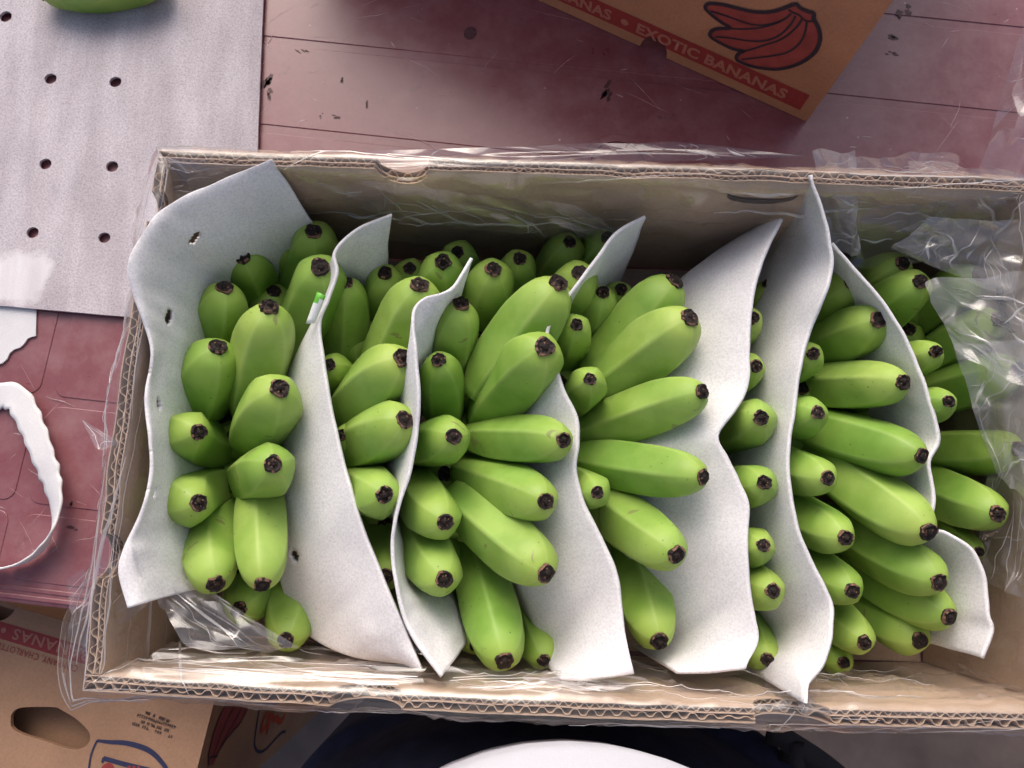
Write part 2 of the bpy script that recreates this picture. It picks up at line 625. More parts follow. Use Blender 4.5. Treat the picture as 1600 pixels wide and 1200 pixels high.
# pale scratches worn into the plastic
rs = random.Random(21)
sv_, sf_ = [], []
for k in range(560):
    u, v = rs.uniform(-0.28, 0.85) if k % 3 else rs.uniform(-0.28, 0.15), rs.uniform(front + 0.01, slab_v1 - 0.03)
    if k % 3 == 1: u = rs.uniform(-0.28, -0.10)
    ang = rs.choice((0.0, 0.25, -0.35, -0.6, 1.1, 2.2)) + rs.gauss(0, 0.18)
    ln = min(0.11, 0.006 + rs.expovariate(1 / 0.014))
    wd = rs.uniform(0.0001, 0.00032) * (2.2 if ln < 0.01 else 1)
    P = []
    for i in range(6):
        a = ang + rs.gauss(0, 0.08)
        P.append((u, v)); u += math.cos(a) * ln / 5; v += math.sin(a) * ln / 5
    b0_ = len(sv_)
    for i, (x, y) in enumerate(P):
        w2 = wd * (0.25 + math.sin(math.pi * i / 5)) * rs.uniform(0.6, 1.2)
        sv_.append(TP(x - math.sin(ang) * w2, y + math.cos(ang) * w2, ZT + 0.00012)); sv_.append(TP(x + math.sin(ang) * w2, y - math.cos(ang) * w2, ZT + 0.00012))
    for i in range(5):
        a = b0_ + 2 * i
        sf_.append((a, a + 1, a + 3, a + 2))
so_ = child(obj('scratches', sv_, sf_, m_simple('scratched_plastic', (0.42, 0.29, 0.30), 0.5, 0.3, 200, 0)), table)
so_['kind'] = 'stuff'
# dark rubbed marks at the places the photo shows them
mv_, mf_ = [], []
for px_, py_, rx_, ry_, an_ in ((418, 128, 7, 16, 0.4), (423, 150, 5, 9, -0.5), (945, 146, 5, 18, 0.55), (952, 152, 4, 9, 0.5), (527, 184, 9, 4, 0.2), (502, 180, 3, 4, 0), (476, 80, 10, 2.5, 0.6), (535, 126, 4, 5, 0), (573, 160, 2, 10, 0.1), (735, 52, 11, 13, 0.4), (1396, 60, 10, 6, 0), (1392, 82, 8, 3, 0.3), (1417, 12, 9, 12, 0.2), (112, 790, 4, 6, 0.3), (112, 825, 9, 4, 0)):
    for _ in range(1 if px_ == 735 else 4):
        c = U(px_ + rs.gauss(0, rx_ * 0.45) * (px_ != 735), py_ + rs.gauss(0, ry_ * 0.45) * (px_ != 735), ZT)
        k_ = 0.66 / FPX * (1 if px_ == 735 else rs.uniform(0.35, 0.7))
        b0_ = len(mv_)
        for q in range(14):
            a = 2 * math.pi * q / 14
            jr = 1 if px_ == 735 else rs.uniform(0.55, 1.25)
            x, y = rx_ * k_ * jr * math.cos(a), ry_ * k_ * jr * math.sin(a)
            mv_.append(c + Vector((x * math.cos(an_) - y * math.sin(an_), -x * math.sin(an_) - y * math.cos(an_), 0.0002)))
        mf_.append(tuple(range(b0_, b0_ + 14))[::-1])
mk_ = child(obj('rubbed_marks', mv_, mf_, m_simple('dark_grime', (0.085, 0.038, 0.042), 0.55, 0.5, 400, 0)), table)
mk_['kind'] = 'stuff'
# round cover set in the table, half hidden by the carton
cc = U(965, 262, ZT)
for name, r0, r1, zz in (('cover_ring', 0.0262, 0.0338, 0.0012), ('round_cover', 0.0, 0.0250, 0.0016)):
    vs, fs = [], []
    prof = [(r0 if r0 else 0.0001, 0.0), (r0 if r0 else 0.0001, zz), (r1 - 0.0006, zz), (r1, zz - 0.0006), (r1, 0.0)]
    ns = 40
    for r, z in prof:
        for i in range(ns):
            a = 2 * math.pi * i / ns
            vs.append((cc.x + r * math.cos(a), cc.y + r * math.sin(a), ZT + z))
    for q in range(len(prof) - 1):
        for i in range(ns):
            fs.append((q * ns + i, q * ns + (i + 1) % ns, (q + 1) * ns + (i + 1) % ns, (q + 1) * ns + i))
    child(obj(name, vs, fs, M_TABLE), table)
for a in (slab_u0 + 0.08, slab_u1 - 0.08):
    for b_ in (slab_v0 + 0.08, slab_v1 - 0.08):
        vs, fs = rbox(a - 0.025, a + 0.025, b_ - 0.025, b_ + 0.025, ZT - 0.0366, -(ZF - ZT) - 0.0366, 0.01, 0.002)
        child(obj('leg', vs, fs, M_TABLE), table)

# ------------------------------------------------------------------ the open carton
KA = math.radians(-2.08)
kx = Vector((math.cos(KA), math.sin(KA), 0))
ky = Vector((-math.sin(KA), math.cos(KA), 0))
k0 = U(248, 235, 0)                      # outer top-left corner of the rim
KW, KD, KT = 0.592, 0.345, 0.0092        # width, depth, wall thickness


def KP(u, v, z=0.0):                     # u along the long side, v towards the viewer
    return k0 + kx * u - ky * v + Vector((0, 0, z))


def kuv(px, py, z=0.0):
    q = U(px, py, z) - k0
    return q.dot(kx), -q.dot(ky)


carton = tag(empty('banana_carton', KP(KW / 2, KD / 2, ZT + 0.0)), 'open kraft cardboard carton full of green bananas with exposed corrugated rim', 'carton')

WALLS = {  # start point, along, outward normal, length
    'far': (KP(0, 0), kx, ky, KW), 'near': (KP(0, KD), kx, -ky, KW),
    'side_l': (KP(0, 0), -ky, -kx, KD), 'side_r': (KP(KW, 0), -ky, kx, KD)}
fu = lambda px, py: kuv(px, py)[0]
NOTCH = {'far': [(fu(628, 262), 0.0175, 0)], 'near': [(fu(573, 1078), 0.0205, 0), (fu(1238, 1105), 0.0215, 0)],
         'side_l': [(kuv(232, 322)[1], 0.010, 0), (kuv(150, 868)[1], 0.013, 0)], 'side_r': []}


def wall_top(key, s, lay):
    z = 0.0010 * fbm(Vector((s * 30, lay * 3.1, hash(key) % 7 * 0 + len(key)))) - 0.0002 * lay
    for c, r, _ in NOTCH[key]:
        d = abs(s - c)
        if d < r:
            z = min(z, -math.sqrt(max(0, r * r - d * d)) * 1.15 - 0.0006)
    if key == 'far':                     # a crushed dent
        d = (s - fu(985, 252)) / 0.010
        z -= 0.003 * math.exp(-d * d)
    return z


def bow(key, s, L):                      # walls bulge a little
    amp = {'far': 0.0015, 'near': 0.004, 'side_l': 0.004, 'side_r': 0.012}[key]
    return amp * math.sin(math.pi * s / L)


def sheet_layer(key, offs, th, step, vs, fs, inset=0.0):
    p, a, nrm, L = WALLS[key]
    n = int(L / step)
    base = len(vs)
    for i in range(n + 1):
        s = inset + (L - 2 * inset) * i / n
        o = offs(s) if callable(offs) else offs
        wob = bow(key, s, L) + 0.0007 * noise.noise(Vector((s * 45, 1.7 * len(key), 0)))
        zt = wall_top(key, s, 0 if not callable(offs) else 1)
        for dd in (0, -th):
            q = p + a * s + nrm * (o + dd - KT + wob)
            vs.append(q + Vector((0, 0, zt)))
            vs.append(q + Vector((0, 0, ZB)))
    for i in range(n):
        b = base + 4 * i
        fs += [(b, b + 4, b + 5, b + 1), (b + 2, b + 3, b + 7, b + 6), (b, b + 2, b + 6, b + 4)]
    for b in (base, base + 4 * n):
        fs.append((b, b + 1, b + 3, b + 2))


for key in WALLS:
    vs, fs = [], []
    inset = 0.0 if key in ('far', 'near') else KT + 0.0004
    for o in (0.0008, 0.0042, KT):
        sheet_layer(key, o, 0.0007, 0.0015, vs, fs, inset)
    wl = child(obj('side_wall', vs, fs, M_KRAFTIN), carton)
    vs, fs = [], []
    ph = random.random() * 6
    p1 = lambda s: 0.0023 + 0.00125 * math.tanh(1.6 * math.sin(2 * math.pi * s / 0.0062 + ph + 1.7 * noise.noise(Vector((s * 25, 3, 0)))))
    p2 = lambda s: 0.0064 + 0.0020 * math.tanh(1.7 * math.sin(2 * math.pi * s / 0.0098 + ph + 1.7 * noise.noise(Vector((s * 25, 9, 0))))) * (1 + 0.12 * noise.noise(Vector((s * 90, 2, 0)))) * (1 - 0.75 * max(0, noise.noise(Vector((s * 22, 5, ph))) - 0.15) / 0.6)
    sheet_layer(key, p1, 0.00045, 0.0008, vs, fs, inset)
    sheet_layer(key, p2, 0.00055, 0.0009, vs, fs, inset)
    fl = obj('fluting', vs, fs, M_FLUTE, wl)
    # handle cuts on the inner faces: dark ribbons, shade put into the colour
    if key in ('far', 'side_r', 'near'):
        p, a, nrm, L = WALLS[key]
        cuts = {'far': [(fu(1205, 280), 0.024, -0.018, 1)], 'side_r': [(kuv(1610, 430)[1], 0.030, -0.03, 0)], 'near': []}[key]
        for c, r, zc, _ in cuts:
            cv, cf = [], []
            nn = 36
            for i in range(nn + 1):
                an = math.pi + math.pi * i / nn
                jit = 0.0008 * random.random()
                wd = 0.0012 + 0.0022 * math.sin(math.pi * i / nn) * random.uniform(0.7, 1)
                for w_ in (-wd - jit, wd):
                    q = p + a * (c + (r) * math.cos(an)) + nrm * (-KT - 0.0004 + bow(key, c, L)) + Vector((0, 0, zc + r * 0.42 * math.sin(an) + w_))
                    cv.append(q); cv.append(q - nrm * 0.0008)
            for i in range(nn):
                b = 4 * i
                cf += [(b + 1, b + 5, b + 7, b + 3), (b, b + 4, b + 5, b + 1), (b + 2, b + 3, b + 7, b + 6)]
            obj('handle_cut', cv, cf, m_simple('dark_cut_shade', (0.07, 0.05, 0.04), 0.9, 0.5, 600, 0.5), wl)

# bottom with a vent opening
h0, h1 = kuv(1478, 640, ZB), kuv(1548, 790, ZB)
me = fill2d([(KT, KT), (KW - KT, KT), (KW - KT, KD - KT), (KT, KD - KT)],
            [[(h0[0], h0[1]), (h1[0], h0[1]), (h1[0], h1[1]), (h0[0], h1[1])]], 0.003)
for v in me.vertices:
    v.co = KP(v.co.x, v.co.y, ZB - 0.004 + v.co.z)
child(link('bottom_panel', me, M_KRAFTIN), carton)

# ------------------------------------------------------------------ foam sheets between the hands
FZ, DZ = -0.028, -0.088


def foam_sheet(label, F, D, nu=110, nv=26, fz=FZ, dz=DZ, holes=(), bulge=0.004, seed=0, fzs=None, bot=True):
    n1 = len(F)
    Fp = [U(p[0], p[1], p[2] if len(p) > 2 else fz) for p in F]
    Dp = [U(p[0], p[1], p[2] if len(p) > 2 else dz) for p in D]
    Fs, Ds = smooth_path(Fp, nu), smooth_path(Dp, nu)
    vs, fs = [], []
    rows = nv + (8 if bot else 0)
    for i in range(nu + 1):
        a, d = Fs[i], Ds[i]
        hz = Vector((d.x - a.x, d.y - a.y, 0))
        bt = d + hz * 0.25
        bt.z = -0.155
        lean = Vector((hz.y, -hz.x, 0))
        for j in range(rows + 1):
            if j <= nv:
                t = j / nv
                p = a.lerp(d, t)
                sag = 4 * t * (1 - t)
                p = p + Vector((0, 0, 1)) * (bulge * sag)
                nz = noise.noise(Vector((i * 0.06 + seed * 9, t * 1.6, seed))) * 0.0026 + noise.noise(Vector((i * 26 / nu, t * 3.0, seed + 5))) * 0.0016
                p = p + Vector((nz * 0.6, 0, nz)) * (0.35 + 0.65 * sag)
            else:
                p = d.lerp(bt, (j - nv) / 8)
            vs.append(p)
    W_ = rows + 1
    for i in range(nu):
        for j in range(rows):
            fs.append((i * W_ + j, i * W_ + j + 1, (i + 1) * W_ + j + 1, (i + 1) * W_ + j))
    if holes:
        dead = set()
        for hx, hy, ra, rb, ang in holes:
            ca, sa = math.cos(math.radians(ang)), math.sin(math.radians(ang))
            inside = {}
            for q, v in enumerate(vs):
                X, Y = proj(v)
                dx, dy = X - hx, Y - hy
                e = math.hypot((dx * ca + dy * sa) / ra, (-dx * sa + dy * ca) / rb)
                if e < 1.6:
                    inside[q] = e
            for f in fs:
                if all(q in inside for q in f) and sum(inside[q] for q in f) / 4 < 1.0:
                    dead.add(f)
        bnd = {}
        fs = [f for f in fs if f not in dead]
    o = obj('foam_sheet', vs, fs, M_FOAM, None, True)
    md = o.modifiers.new('thickness', 'SOLIDIFY')
    md.thickness = 0.0022
    md.offset = 0
    tag(o, label, 'foam sheet', 'white foam sheets standing between the banana hands')
    return o


foam_sheet('white foam sheet leaning on the left carton wall, with punched oval holes',
           [(425, 248, 0.003), (345, 282, 0.003), (262, 322, 0.010), (225, 362, 0.016), (201, 412, 0.017), (210, 460, 0.010), (238, 545, 0.0), (229, 620, 0.0), (236, 690, 0.0), (238, 740, 0.0), (222, 800, 0.0), (195, 858, 0.001), (187, 895, 0.002), (201, 950, 0.002)],
           [(506, 375, -0.080), (450, 390, -0.078), (395, 420, -0.072), (345, 440, -0.066), (324, 470, -0.058), (310, 540, -0.058), (300, 600, -0.058), (294, 660, -0.058), (294, 710, -0.058), (292, 760, -0.058), (297, 810, -0.058), (309, 860, -0.060), (322, 890, -0.066), (330, 915, -0.070)],
           nu=240, nv=60, holes=[(304, 371, 14, 6, -50), (262, 495, 13, 5.5, 100), (246, 631, 11, 3.5, 80), (240, 772, 11, 2.5, 105)], bulge=0.018, seed=1)
foam_sheet('second foam sheet from the left, twisted, one dark hole low on it',
           [(612, 335), (560, 357), (524, 392), (527, 425), (513, 468), (500, 505), (505, 555), (515, 620), (530, 690), (548, 760), (570, 830), (600, 905), (632, 980, -0.024), (660, 1047, -0.018)],
           [(604, 425), (590, 440), (572, 445), (540, 452), (505, 490), (470, 550), (440, 610), (432, 690), (434, 780), (436, 860), (444, 920), (478, 985), (545, 1022, -0.06), (640, 1036, -0.04)],
           nu=220, nv=50, holes=[(462, 868, 11, 6, 65)], seed=2)
foam_sheet('narrow third foam sheet from the left, seen almost edge on',
           [(737, 403, -0.018), (712, 445, -0.014), (690, 458, -0.012), (662, 466, -0.010), (646, 490, -0.008), (650, 550, -0.008), (655, 620, -0.010), (651, 680, -0.014), (640, 740, -0.016), (622, 795, -0.018), (613, 850, -0.020), (620, 920, -0.020), (642, 990, -0.018), (690, 1057, -0.010)],
           [(712, 490, -0.06), (700, 488, -0.05), (685, 500, -0.045), (668, 540, -0.04), (640, 575, -0.035), (624, 625, -0.05), (612, 690), (604, 740), (610, 790), (634, 850), (645, 905), (690, 925), (718, 960), (732, 995)],
           nu=160, seed=3)
foam_sheet('fourth foam sheet, rising to a curled tip near the far carton wall',
           [(1008, 338), (965, 362), (935, 400), (905, 440), (875, 480), (856, 517), (866, 560), (882, 610), (902, 650), (905, 690), (900, 735), (915, 790), (940, 840), (965, 900), (975, 980), (990, 1053, -0.022)],
           [(985, 398), (975, 412), (945, 446), (915, 478), (885, 500), (845, 535), (825, 600), (800, 640), (790, 700), (800, 760), (790, 830), (805, 890), (818, 930), (837, 980), (852, 1020), (876, 1062, -0.03)],
           seed=4)
foam_sheet('fifth foam sheet, broad and flat with a wavy right edge',
           [(1222, 342), (1195, 400), (1180, 450), (1172, 520), (1170, 600), (1150, 640), (1122, 680), (1138, 715), (1155, 750), (1170, 790), (1168, 850), (1172, 920), (1180, 965), (1185, 1000), (1165, 1045, -0.022)],
           [(1170, 362), (1105, 405), (1058, 450), (1000, 560), (960, 640), (950, 690), (950, 740), (960, 790), (975, 830), (985, 870), (1003, 905), (1022, 935), (1040, 975), (1048, 1010), (1056, 1050, -0.03)],
           seed=5)
foam_sheet('tallest foam sheet, sixth from left, touching the far and near rims',
           [(1265, 274, 0.004), (1285, 330, -0.004), (1297, 380, -0.01), (1300, 420, -0.014), (1285, 470, -0.018), (1265, 520), (1250, 580), (1242, 640), (1233, 700), (1235, 760), (1245, 820), (1265, 870), (1290, 920), (1300, 950), (1297, 1000, -0.02), (1285, 1040, -0.012), (1262, 1072, 0.003), (1256, 1098, 0.009)],
           [(1253, 290, -0.02), (1225, 370), (1205, 430), (1188, 480), (1178, 540), (1165, 600), (1165, 660), (1160, 720), (1160, 780), (1165, 830), (1172, 880), (1188, 930), (1203, 960), (1213, 990), (1228, 1015, -0.06), (1240, 1040, -0.03), (1248, 1068, -0.006), (1252, 1096, 0.007)],
           seed=6)
foam_sheet('rightmost foam sheet with its lower corner bent toward the right wall',
           [(1300, 380), (1330, 415), (1370, 460), (1400, 505), (1425, 550), (1445, 600), (1460, 650), (1468, 690), (1453, 722), (1459, 770), (1456, 822), (1480, 834), (1520, 860), (1541, 910), (1545, 960), (1551, 985), (1535, 1028)],
           [(1290, 405), (1300, 450), (1330, 500), (1345, 560), (1365, 610), (1375, 660), (1385, 720), (1385, 760), (1385, 800), (1400, 850), (1420, 880), (1432, 930), (1435, 970), (1445, 1002)],
           seed=7)

# ------------------------------------------------------------------ bananas
PROF = [(0.0, 0.50), (0.06, 0.60), (0.14, 0.78), (0.24, 0.92), (0.34, 1.0), (0.46, 1.03), (0.60, 1.03), (0.70, 1.0), (0.78, 0.955), (0.84, 0.895), (0.89, 0.81), (0.93, 0.70), (0.96, 0.575), (0.985, 0.40), (1.0, 0.285)]
NS = 35
ANG = [math.radians(72 * k + d) for k in range(5) for d in (0, 5, 12, 25, 47, 60, 67)]     # denser at the five ridges


def prof(s):
    for (a, ra), (b, rb) in zip(PROF, PROF[1:]):
        if s <= b:
            t = (s - a) / (b - a)
            return ra + (rb - ra) * t
    return PROF[-1][1]


def banana_curve(T, B, up=0.0, out=0.012, mid=None):
    h = Vector((T.x - B.x, T.y - B.y, 0))
    hl = h.length
    if hl > 1e-5:
        h /= hl
    # the finger leaves the crown outwards and turns up towards its tip
    M = (T + B) / 2 + h * out + Vector((0, 0, -0.010 + up))
    if mid is not None:
        zm = (T.z + B.z) / 2
        zm = T.z + (B.z - T.z) * 0.42
        M = 2 * U(mid[0], mid[1], zm) - (T + B) / 2
    pts = [B * (1 - t) ** 2 + M * 2 * t * (1 - t) + T * t * t for t in [i / 40 for i in range(41)]]
    return smooth_path(pts, 30)


def make_banana(hand, tip, base, wpx, zt, zb=None, L=0.106, up=0.0, out=0.012, mid=None):
    T = U(tip[0], tip[1], zt)
    if zb is None:
        zb = zt - 0.05
        for _ in range(12):
            Bq = U(base[0], base[1], zb)
            hh = math.hypot(T.x - Bq.x, T.y - Bq.y)
            zb = max(-0.15, zt - math.sqrt(max(0.0012, L * L - hh * hh)))
    B = U(base[0], base[1], zb)
    R = wpx / 2 * depth(tip[0], tip[1], zt - 0.022) / FPX
    pts = banana_curve(T, B, up, out, mid)
    n = len(pts) - 1
    tang = [(pts[min(i + 1, n)] - pts[max(i - 1, 0)]).normalized() for i in range(n + 1)]
    ref = Vector((0, 0, 1)) if abs(tang[0].z) < 0.95 else Vector((1, 0, 0))
    X = (ref - tang[0] * ref.dot(tang[0])).normalized()
    ph = random.uniform(-0.35, 0.35)
    vs, fs, rid, alo = [], [], [], []
    ss = [0, .05, .1, .15, .2, .26, .32, .4, .48, .56, .64, .7, .75, .8, .84, .87, .9, .925, .945, .96, .975, .988, 1.0]
    asym = random.uniform(-0.05, 0.05)
    sharp = random.uniform(0.50, 0.80)
    sd_ = random.random() * 50
    frames = []
    for s in ss:
        f = s * n
        i = min(int(f), n - 1)
        c = pts[i].lerp(pts[i + 1], f - i)
        tg = tang[i].lerp(tang[i + 1], f - i).normalized()
        X = (X - tg * X.dot(tg)).normalized()
        Y = tg.cross(X)
        frames.append((c, tg, X.copy(), Y))
        r = R * prof(s)
        k5 = sharp * min(1, 3.0 * (1 - s) + 0.10)
        for q in range(NS):
            a = ANG[q]
            m_ = (a % (2 * math.pi / 5)) - math.pi / 5
            pent = math.cos(math.pi / 5) / math.cos(m_) * 1.11
            e = abs(m_) / (math.pi / 5)
            rr = r * ((1 - k5) + k5 * pent) * (1 + asym * math.cos(a + 1)) * (1 + 0.018 * noise.noise(Vector((math.cos(a) * 1.5 + sd_, math.sin(a) * 1.5, s * 4))))
            aa = a + ph
            vs.append(c + X * (rr * math.cos(aa)) + Y * (rr * math.sin(aa)))
            rid.append(e ** 3)
            alo.append(s)
    m = len(ss)
    for i in range(m - 1):
        for q in range(NS):
            b = i * NS + q
            b2 = i * NS + (q + 1) % NS
            fs.append((b, b2, b2 + NS, b + NS))
    fs.append(tuple(range(NS))[::-1])
    fs.append(tuple((m - 1) * NS + q for q in range(NS)))
    o = obj('banana', vs, fs, M_BAN, hand, True)
    o.matrix_parent_inverse = Matrix.Translation(-hand.location)
    for nm, dat in (('ridge', rid), ('along', alo)):
        at = o.data.attributes.new(nm, 'FLOAT', 'POINT')
        at.data.foreach_set('value', dat)
    # dry blossom end: corky ring with a dark, dented core
    c, tg, X, Y = frames[-1]
    tg = (tg + Vector((random.uniform(-.12, .12), random.uniform(-.12, .12), random.uniform(-.1, .1)))).normalized()
    X = (X - tg * X.dot(tg)).normalized(); Y = tg.cross(X)
    r0 = R * 0.285
    tv, tf = [], []
    NT = 18
    pr = [(0.98, -0.0022, 0), (1.08, 0.0000, 0), (1.10, 0.0012, 0), (0.94, 0.0022, 1), (0.76, 0.0017, 1), (0.60, 0.0012, 1), (0.40, 0.0016, 1), (0.26, 0.0030, 1), (0.10, 0.0034, 1)]
    k_ = random.choice((0.6, 0.8, 0.9, 1.0, 1.5))
    bx, by = random.uniform(-.18, .18) * r0, random.uniform(-.18, .18) * r0
    for rr, dz, mi in pr:
        for q in range(NT):
            a = 2 * math.pi * q / NT
            j = 1 + 0.26 * noise.noise(Vector((math.cos(a) * 2 + sd_, math.sin(a) * 2, rr * 3)))
            z = (dz + 0.0008 * noise.noise(Vector((math.cos(a) * 3, math.sin(a) * 3 + sd_, rr * 5)))) * k_
            tv.append(c + X * (r0 * rr * j * math.cos(a) + bx * (1 - rr)) + Y * (r0 * rr * j * math.sin(a) + by * (1 - rr)) + tg * z)
    mi_ = []
    for i in range(len(pr) - 1):
        for q in range(NT):
            b, b2 = i * NT + q, i * NT + (q + 1) % NT
            tf.append((b, b2, b2 + NT, b + NT)); mi_.append(0 if (i == 1 and random.random() > 0.35) or (i == 2 and random.random() > 0.5) or (i == 5 and random.random() > 0.88) else 1)
    tf.append(tuple((len(pr) - 1) * NT + q for q in range(NT))); mi_.append(1)
    t_ = obj('blossom_end', tv, tf, M_TIPRIM, o, False)
    t_.data.materials.append(M_TIP)
    t_.data.polygons.foreach_set('material_index', mi_)
    return o


def hand(label, centre, rows, dz=0.012, out=0.012):
    root = empty('banana_hand', U(centre[0], centre[1], -0.15))
    tag(root, label, 'bananas', 'hands of green bananas packed in the carton')
    made = []
    for r in rows:
        tipx, tipy, bx, by, wpx, zt = r[:6]
        kw = dict(out=out, **(r[6] if len(r) > 6 else {}))
        made.append(make_banana(root, (tipx, tipy), (bx, by), wpx, zt + dz, **kw))
    rf = random.Random(int(centre[0]))
    for yy in range(450, 960, 75):                 # more fingers deeper in the hand
        for sx_ in (-1, 1):
            make_banana(root, (centre[0] + sx_ * rf.uniform(14, 34), yy + rf.uniform(-15, 15)), (centre[0] + sx_ * 8, (yy + centre[1]) / 2), 74, -0.092 + rf.uniform(-.006, .004), out=0.006)
    # the crown the fingers grow from, deep in the carton
    cv, cf = [], []
    cx, cy = centre
    A, B_ = U(cx, cy - 110, -0.145), U(cx, cy + 110, -0.145)
    for i in range(13):
        p = A.lerp(B_, i / 12)
        rad = 0.012 * math.sqrt(max(0.05, 1 - (2 * i / 12 - 1) ** 4))
        for q in range(10):
            a = 2 * math.pi * q / 10
            jj = 1 + 0.2 * noise.noise(Vector((i * .7, q, cx)))
            cv.append(p + Vector((rad * jj * math.cos(a), 0, rad * jj * math.sin(a))))
    for i in range(12):
        for q in range(10):
            cf.append((i * 10 + q, i * 10 + (q + 1) % 10, i * 10 + 10 + (q + 1) % 10, i * 10 + 10 + q))
    cf += [tuple(range(10)), tuple(range(120, 130))[::-1]]
    cw = obj('crown', cv, cf, M_BAN, root, True)
    cw.matrix_parent_inverse = Matrix.Translation(-root.location)
    return root, made


hA, bA = hand('leftmost hand of green bananas, beside the foam with punched holes', (395, 700), [
    (440, 369, 418, 490, 76, -.085), (490, 362, 440, 490, 80, -.065), (379, 402, 366, 520, 76, -.068), (500, 418, 440, 560, 92, -.045),
    (351, 450, 318, 580, 82, -.055, {'mid': (341, 512)}), (421, 482, 382, 650, 92, -.035, {'mid': (410, 555)}), (340, 543, 292, 670, 94, -.045, {'mid': (320, 602)}), (437, 607, 388, 698, 94, -.026, {'mid': (415, 648)}),
    (310, 675, 378, 712, 78, -.035, {'mid': (303, 688)}), (426, 725, 378, 752, 86, -.026, {'mid': (411, 737)}), (310, 786, 372, 755, 84, -.035, {'mid': (303, 776)}), (337, 912, 345, 770, 86, -.042, {'mid': (331, 850)}),
    (410, 912, 405, 740, 80, -.035, {'mid': (409, 840)}), (374, 952, 385, 830, 78, -.078), (447, 1000, 420, 850, 78, -.075)], out=0.024)
hB, bB = hand('second hand from the left, between the twisted and the narrow foam sheet', (570, 700), [
    (541, 442, 527, 620, 68, -.065), (602, 428, 565, 560, 72, -.078), (640, 420, 600, 500, 62, -.09), (692, 410, 630, 520, 78, -.058),
    (715, 394, 690, 470, 62, -.088), (656, 446, 578, 620, 94, -.040), (515, 570, 515, 660, 62, -.062), (628, 560, 530, 660, 96, -.033, {'mid': (584, 602)}),
    (632, 656, 540, 700, 92, -.028, {'mid': (589, 680)}), (600, 773, 548, 745, 82, -.028, {'mid': (579, 768)}), (533, 680, 560, 700, 60, -.062), (603, 900, 575, 780, 72, -.062),
    (628, 968, 600, 850, 55, -.085)], out=0.018)
hC, bC = hand('third hand from the left, its fingers fanning over the curled foam sheet', (720, 720), [
    (771, 421, 730, 550, 80, -.055), (812, 405, 775, 510, 66, -.078), (890, 378, 830, 470, 66, -.095), (720, 476, 693, 600, 80, -.045, {'mid': (703, 540)}),
    (871, 444, 740, 620, 98, -.035), (905, 426, 840, 540, 80, -.052), (950, 372, 890, 460, 66, -.09), (685, 563, 693, 680, 72, -.042, {'mid': (690, 612)}),
    (850, 542, 745, 660, 98, -.022), (709, 682, 638, 702, 78, -.030, {'mid': (684, 691)}), (880, 688, 725, 682, 76, -.020), (852, 783, 715, 735, 84, -.025),
    (696, 815, 645, 745, 84, -.036, {'mid': (669, 788)}), (852, 895, 705, 770, 94, -.028), (694, 905, 640, 800, 86, -.042, {'mid': (672, 868)}), (788, 1031, 738, 850, 92, -.050),
    (850, 1032, 795, 890, 66, -.082), (742, 1008, 690, 890, 58, -.085)], out=0.014)
hD, bD = hand('middle hand of long fingers lying on the broad wavy foam sheet', (900, 720), [
    (1054, 440, 918, 610, 92, -.055), (942, 458, 905, 590, 66, -.068), (901, 507, 872, 590, 62, -.048), (1077, 497, 915, 620, 98, -.036),
    (922, 592, 880, 640, 62, -.035), (1096, 612, 898, 680, 82, -.028, {'L': 0.115}), (1098, 745, 890, 712, 80, -.026, {'L': 0.115}), (933, 769, 880, 735, 62, -.035),
    (1056, 866, 915, 765, 88, -.028), (1030, 1000, 975, 830, 84, -.058), (970, 452, 940, 560, 60, -.09)], out=0.010)
hE, bE = hand('fifth hand, mostly hidden, only stubby tips showing past the wavy foam', (1120, 740), [
    (1176, 497, 1135, 560, 64, -.060), (1181, 572, 1130, 620, 64, -.055), (1189, 653, 1110, 690, 74, -.036), (1194, 754, 1105, 750, 70, -.036),
    (1192, 852, 1105, 830, 66, -.040), (1207, 923, 1130, 870, 74, -.046), (1198, 1030, 1160, 920, 66, -.07)], out=0.012)
hF, bF = hand('sixth hand with the longest fingers, right of the tallest foam sheet', (1225, 740), [
    (1330, 442, 1265, 530, 74, -.07), (1372, 500, 1245, 560, 82, -.05), (1270, 553, 1222, 580, 62, -.052), (1410, 597, 1230, 600, 76, -.036, {'L': 0.11}),
    (1278, 645, 1200, 645, 66, -.036), (1440, 712, 1230, 650, 84, -.028, {'L': 0.118}), (1293, 747, 1195, 700, 70, -.033), (1450, 830, 1265, 700, 92, -.026, {'L': 0.118}),
    (1320, 840, 1205, 765, 74, -.036), (1467, 909, 1290, 800, 88, -.036, {'L': 0.115}), (1331, 923, 1235, 845, 74, -.046), (1482, 963, 1300, 850, 84, -.052, {'L': 0.115}),
    (1350, 1003, 1260, 910, 70, -.062), (1437, 1000, 1315, 900, 80, -.075), (1318, 1035, 1270, 970, 58, -.085)], out=0.007)
hG, bG = hand('rightmost hand of bananas, partly under crumpled clear film', (1390, 680), [
    (1410, 412, 1330, 470, 70, -.085), (1437, 440, 1352, 530, 76, -.062), (1530, 430, 1400, 530, 76, -.075), (1461, 550, 1400, 580, 58, -.05),
    (1560, 500, 1420, 585, 74, -.064), (1590, 578, 1420, 625, 80, -.058), (1482, 627, 1410, 640, 58, -.045), (1590, 702, 1425, 698, 72, -.058),
    (1558, 803, 1430, 740, 80, -.058), (1528, 862, 1445, 800, 50, -.085)], dz=0.024, out=0.006)

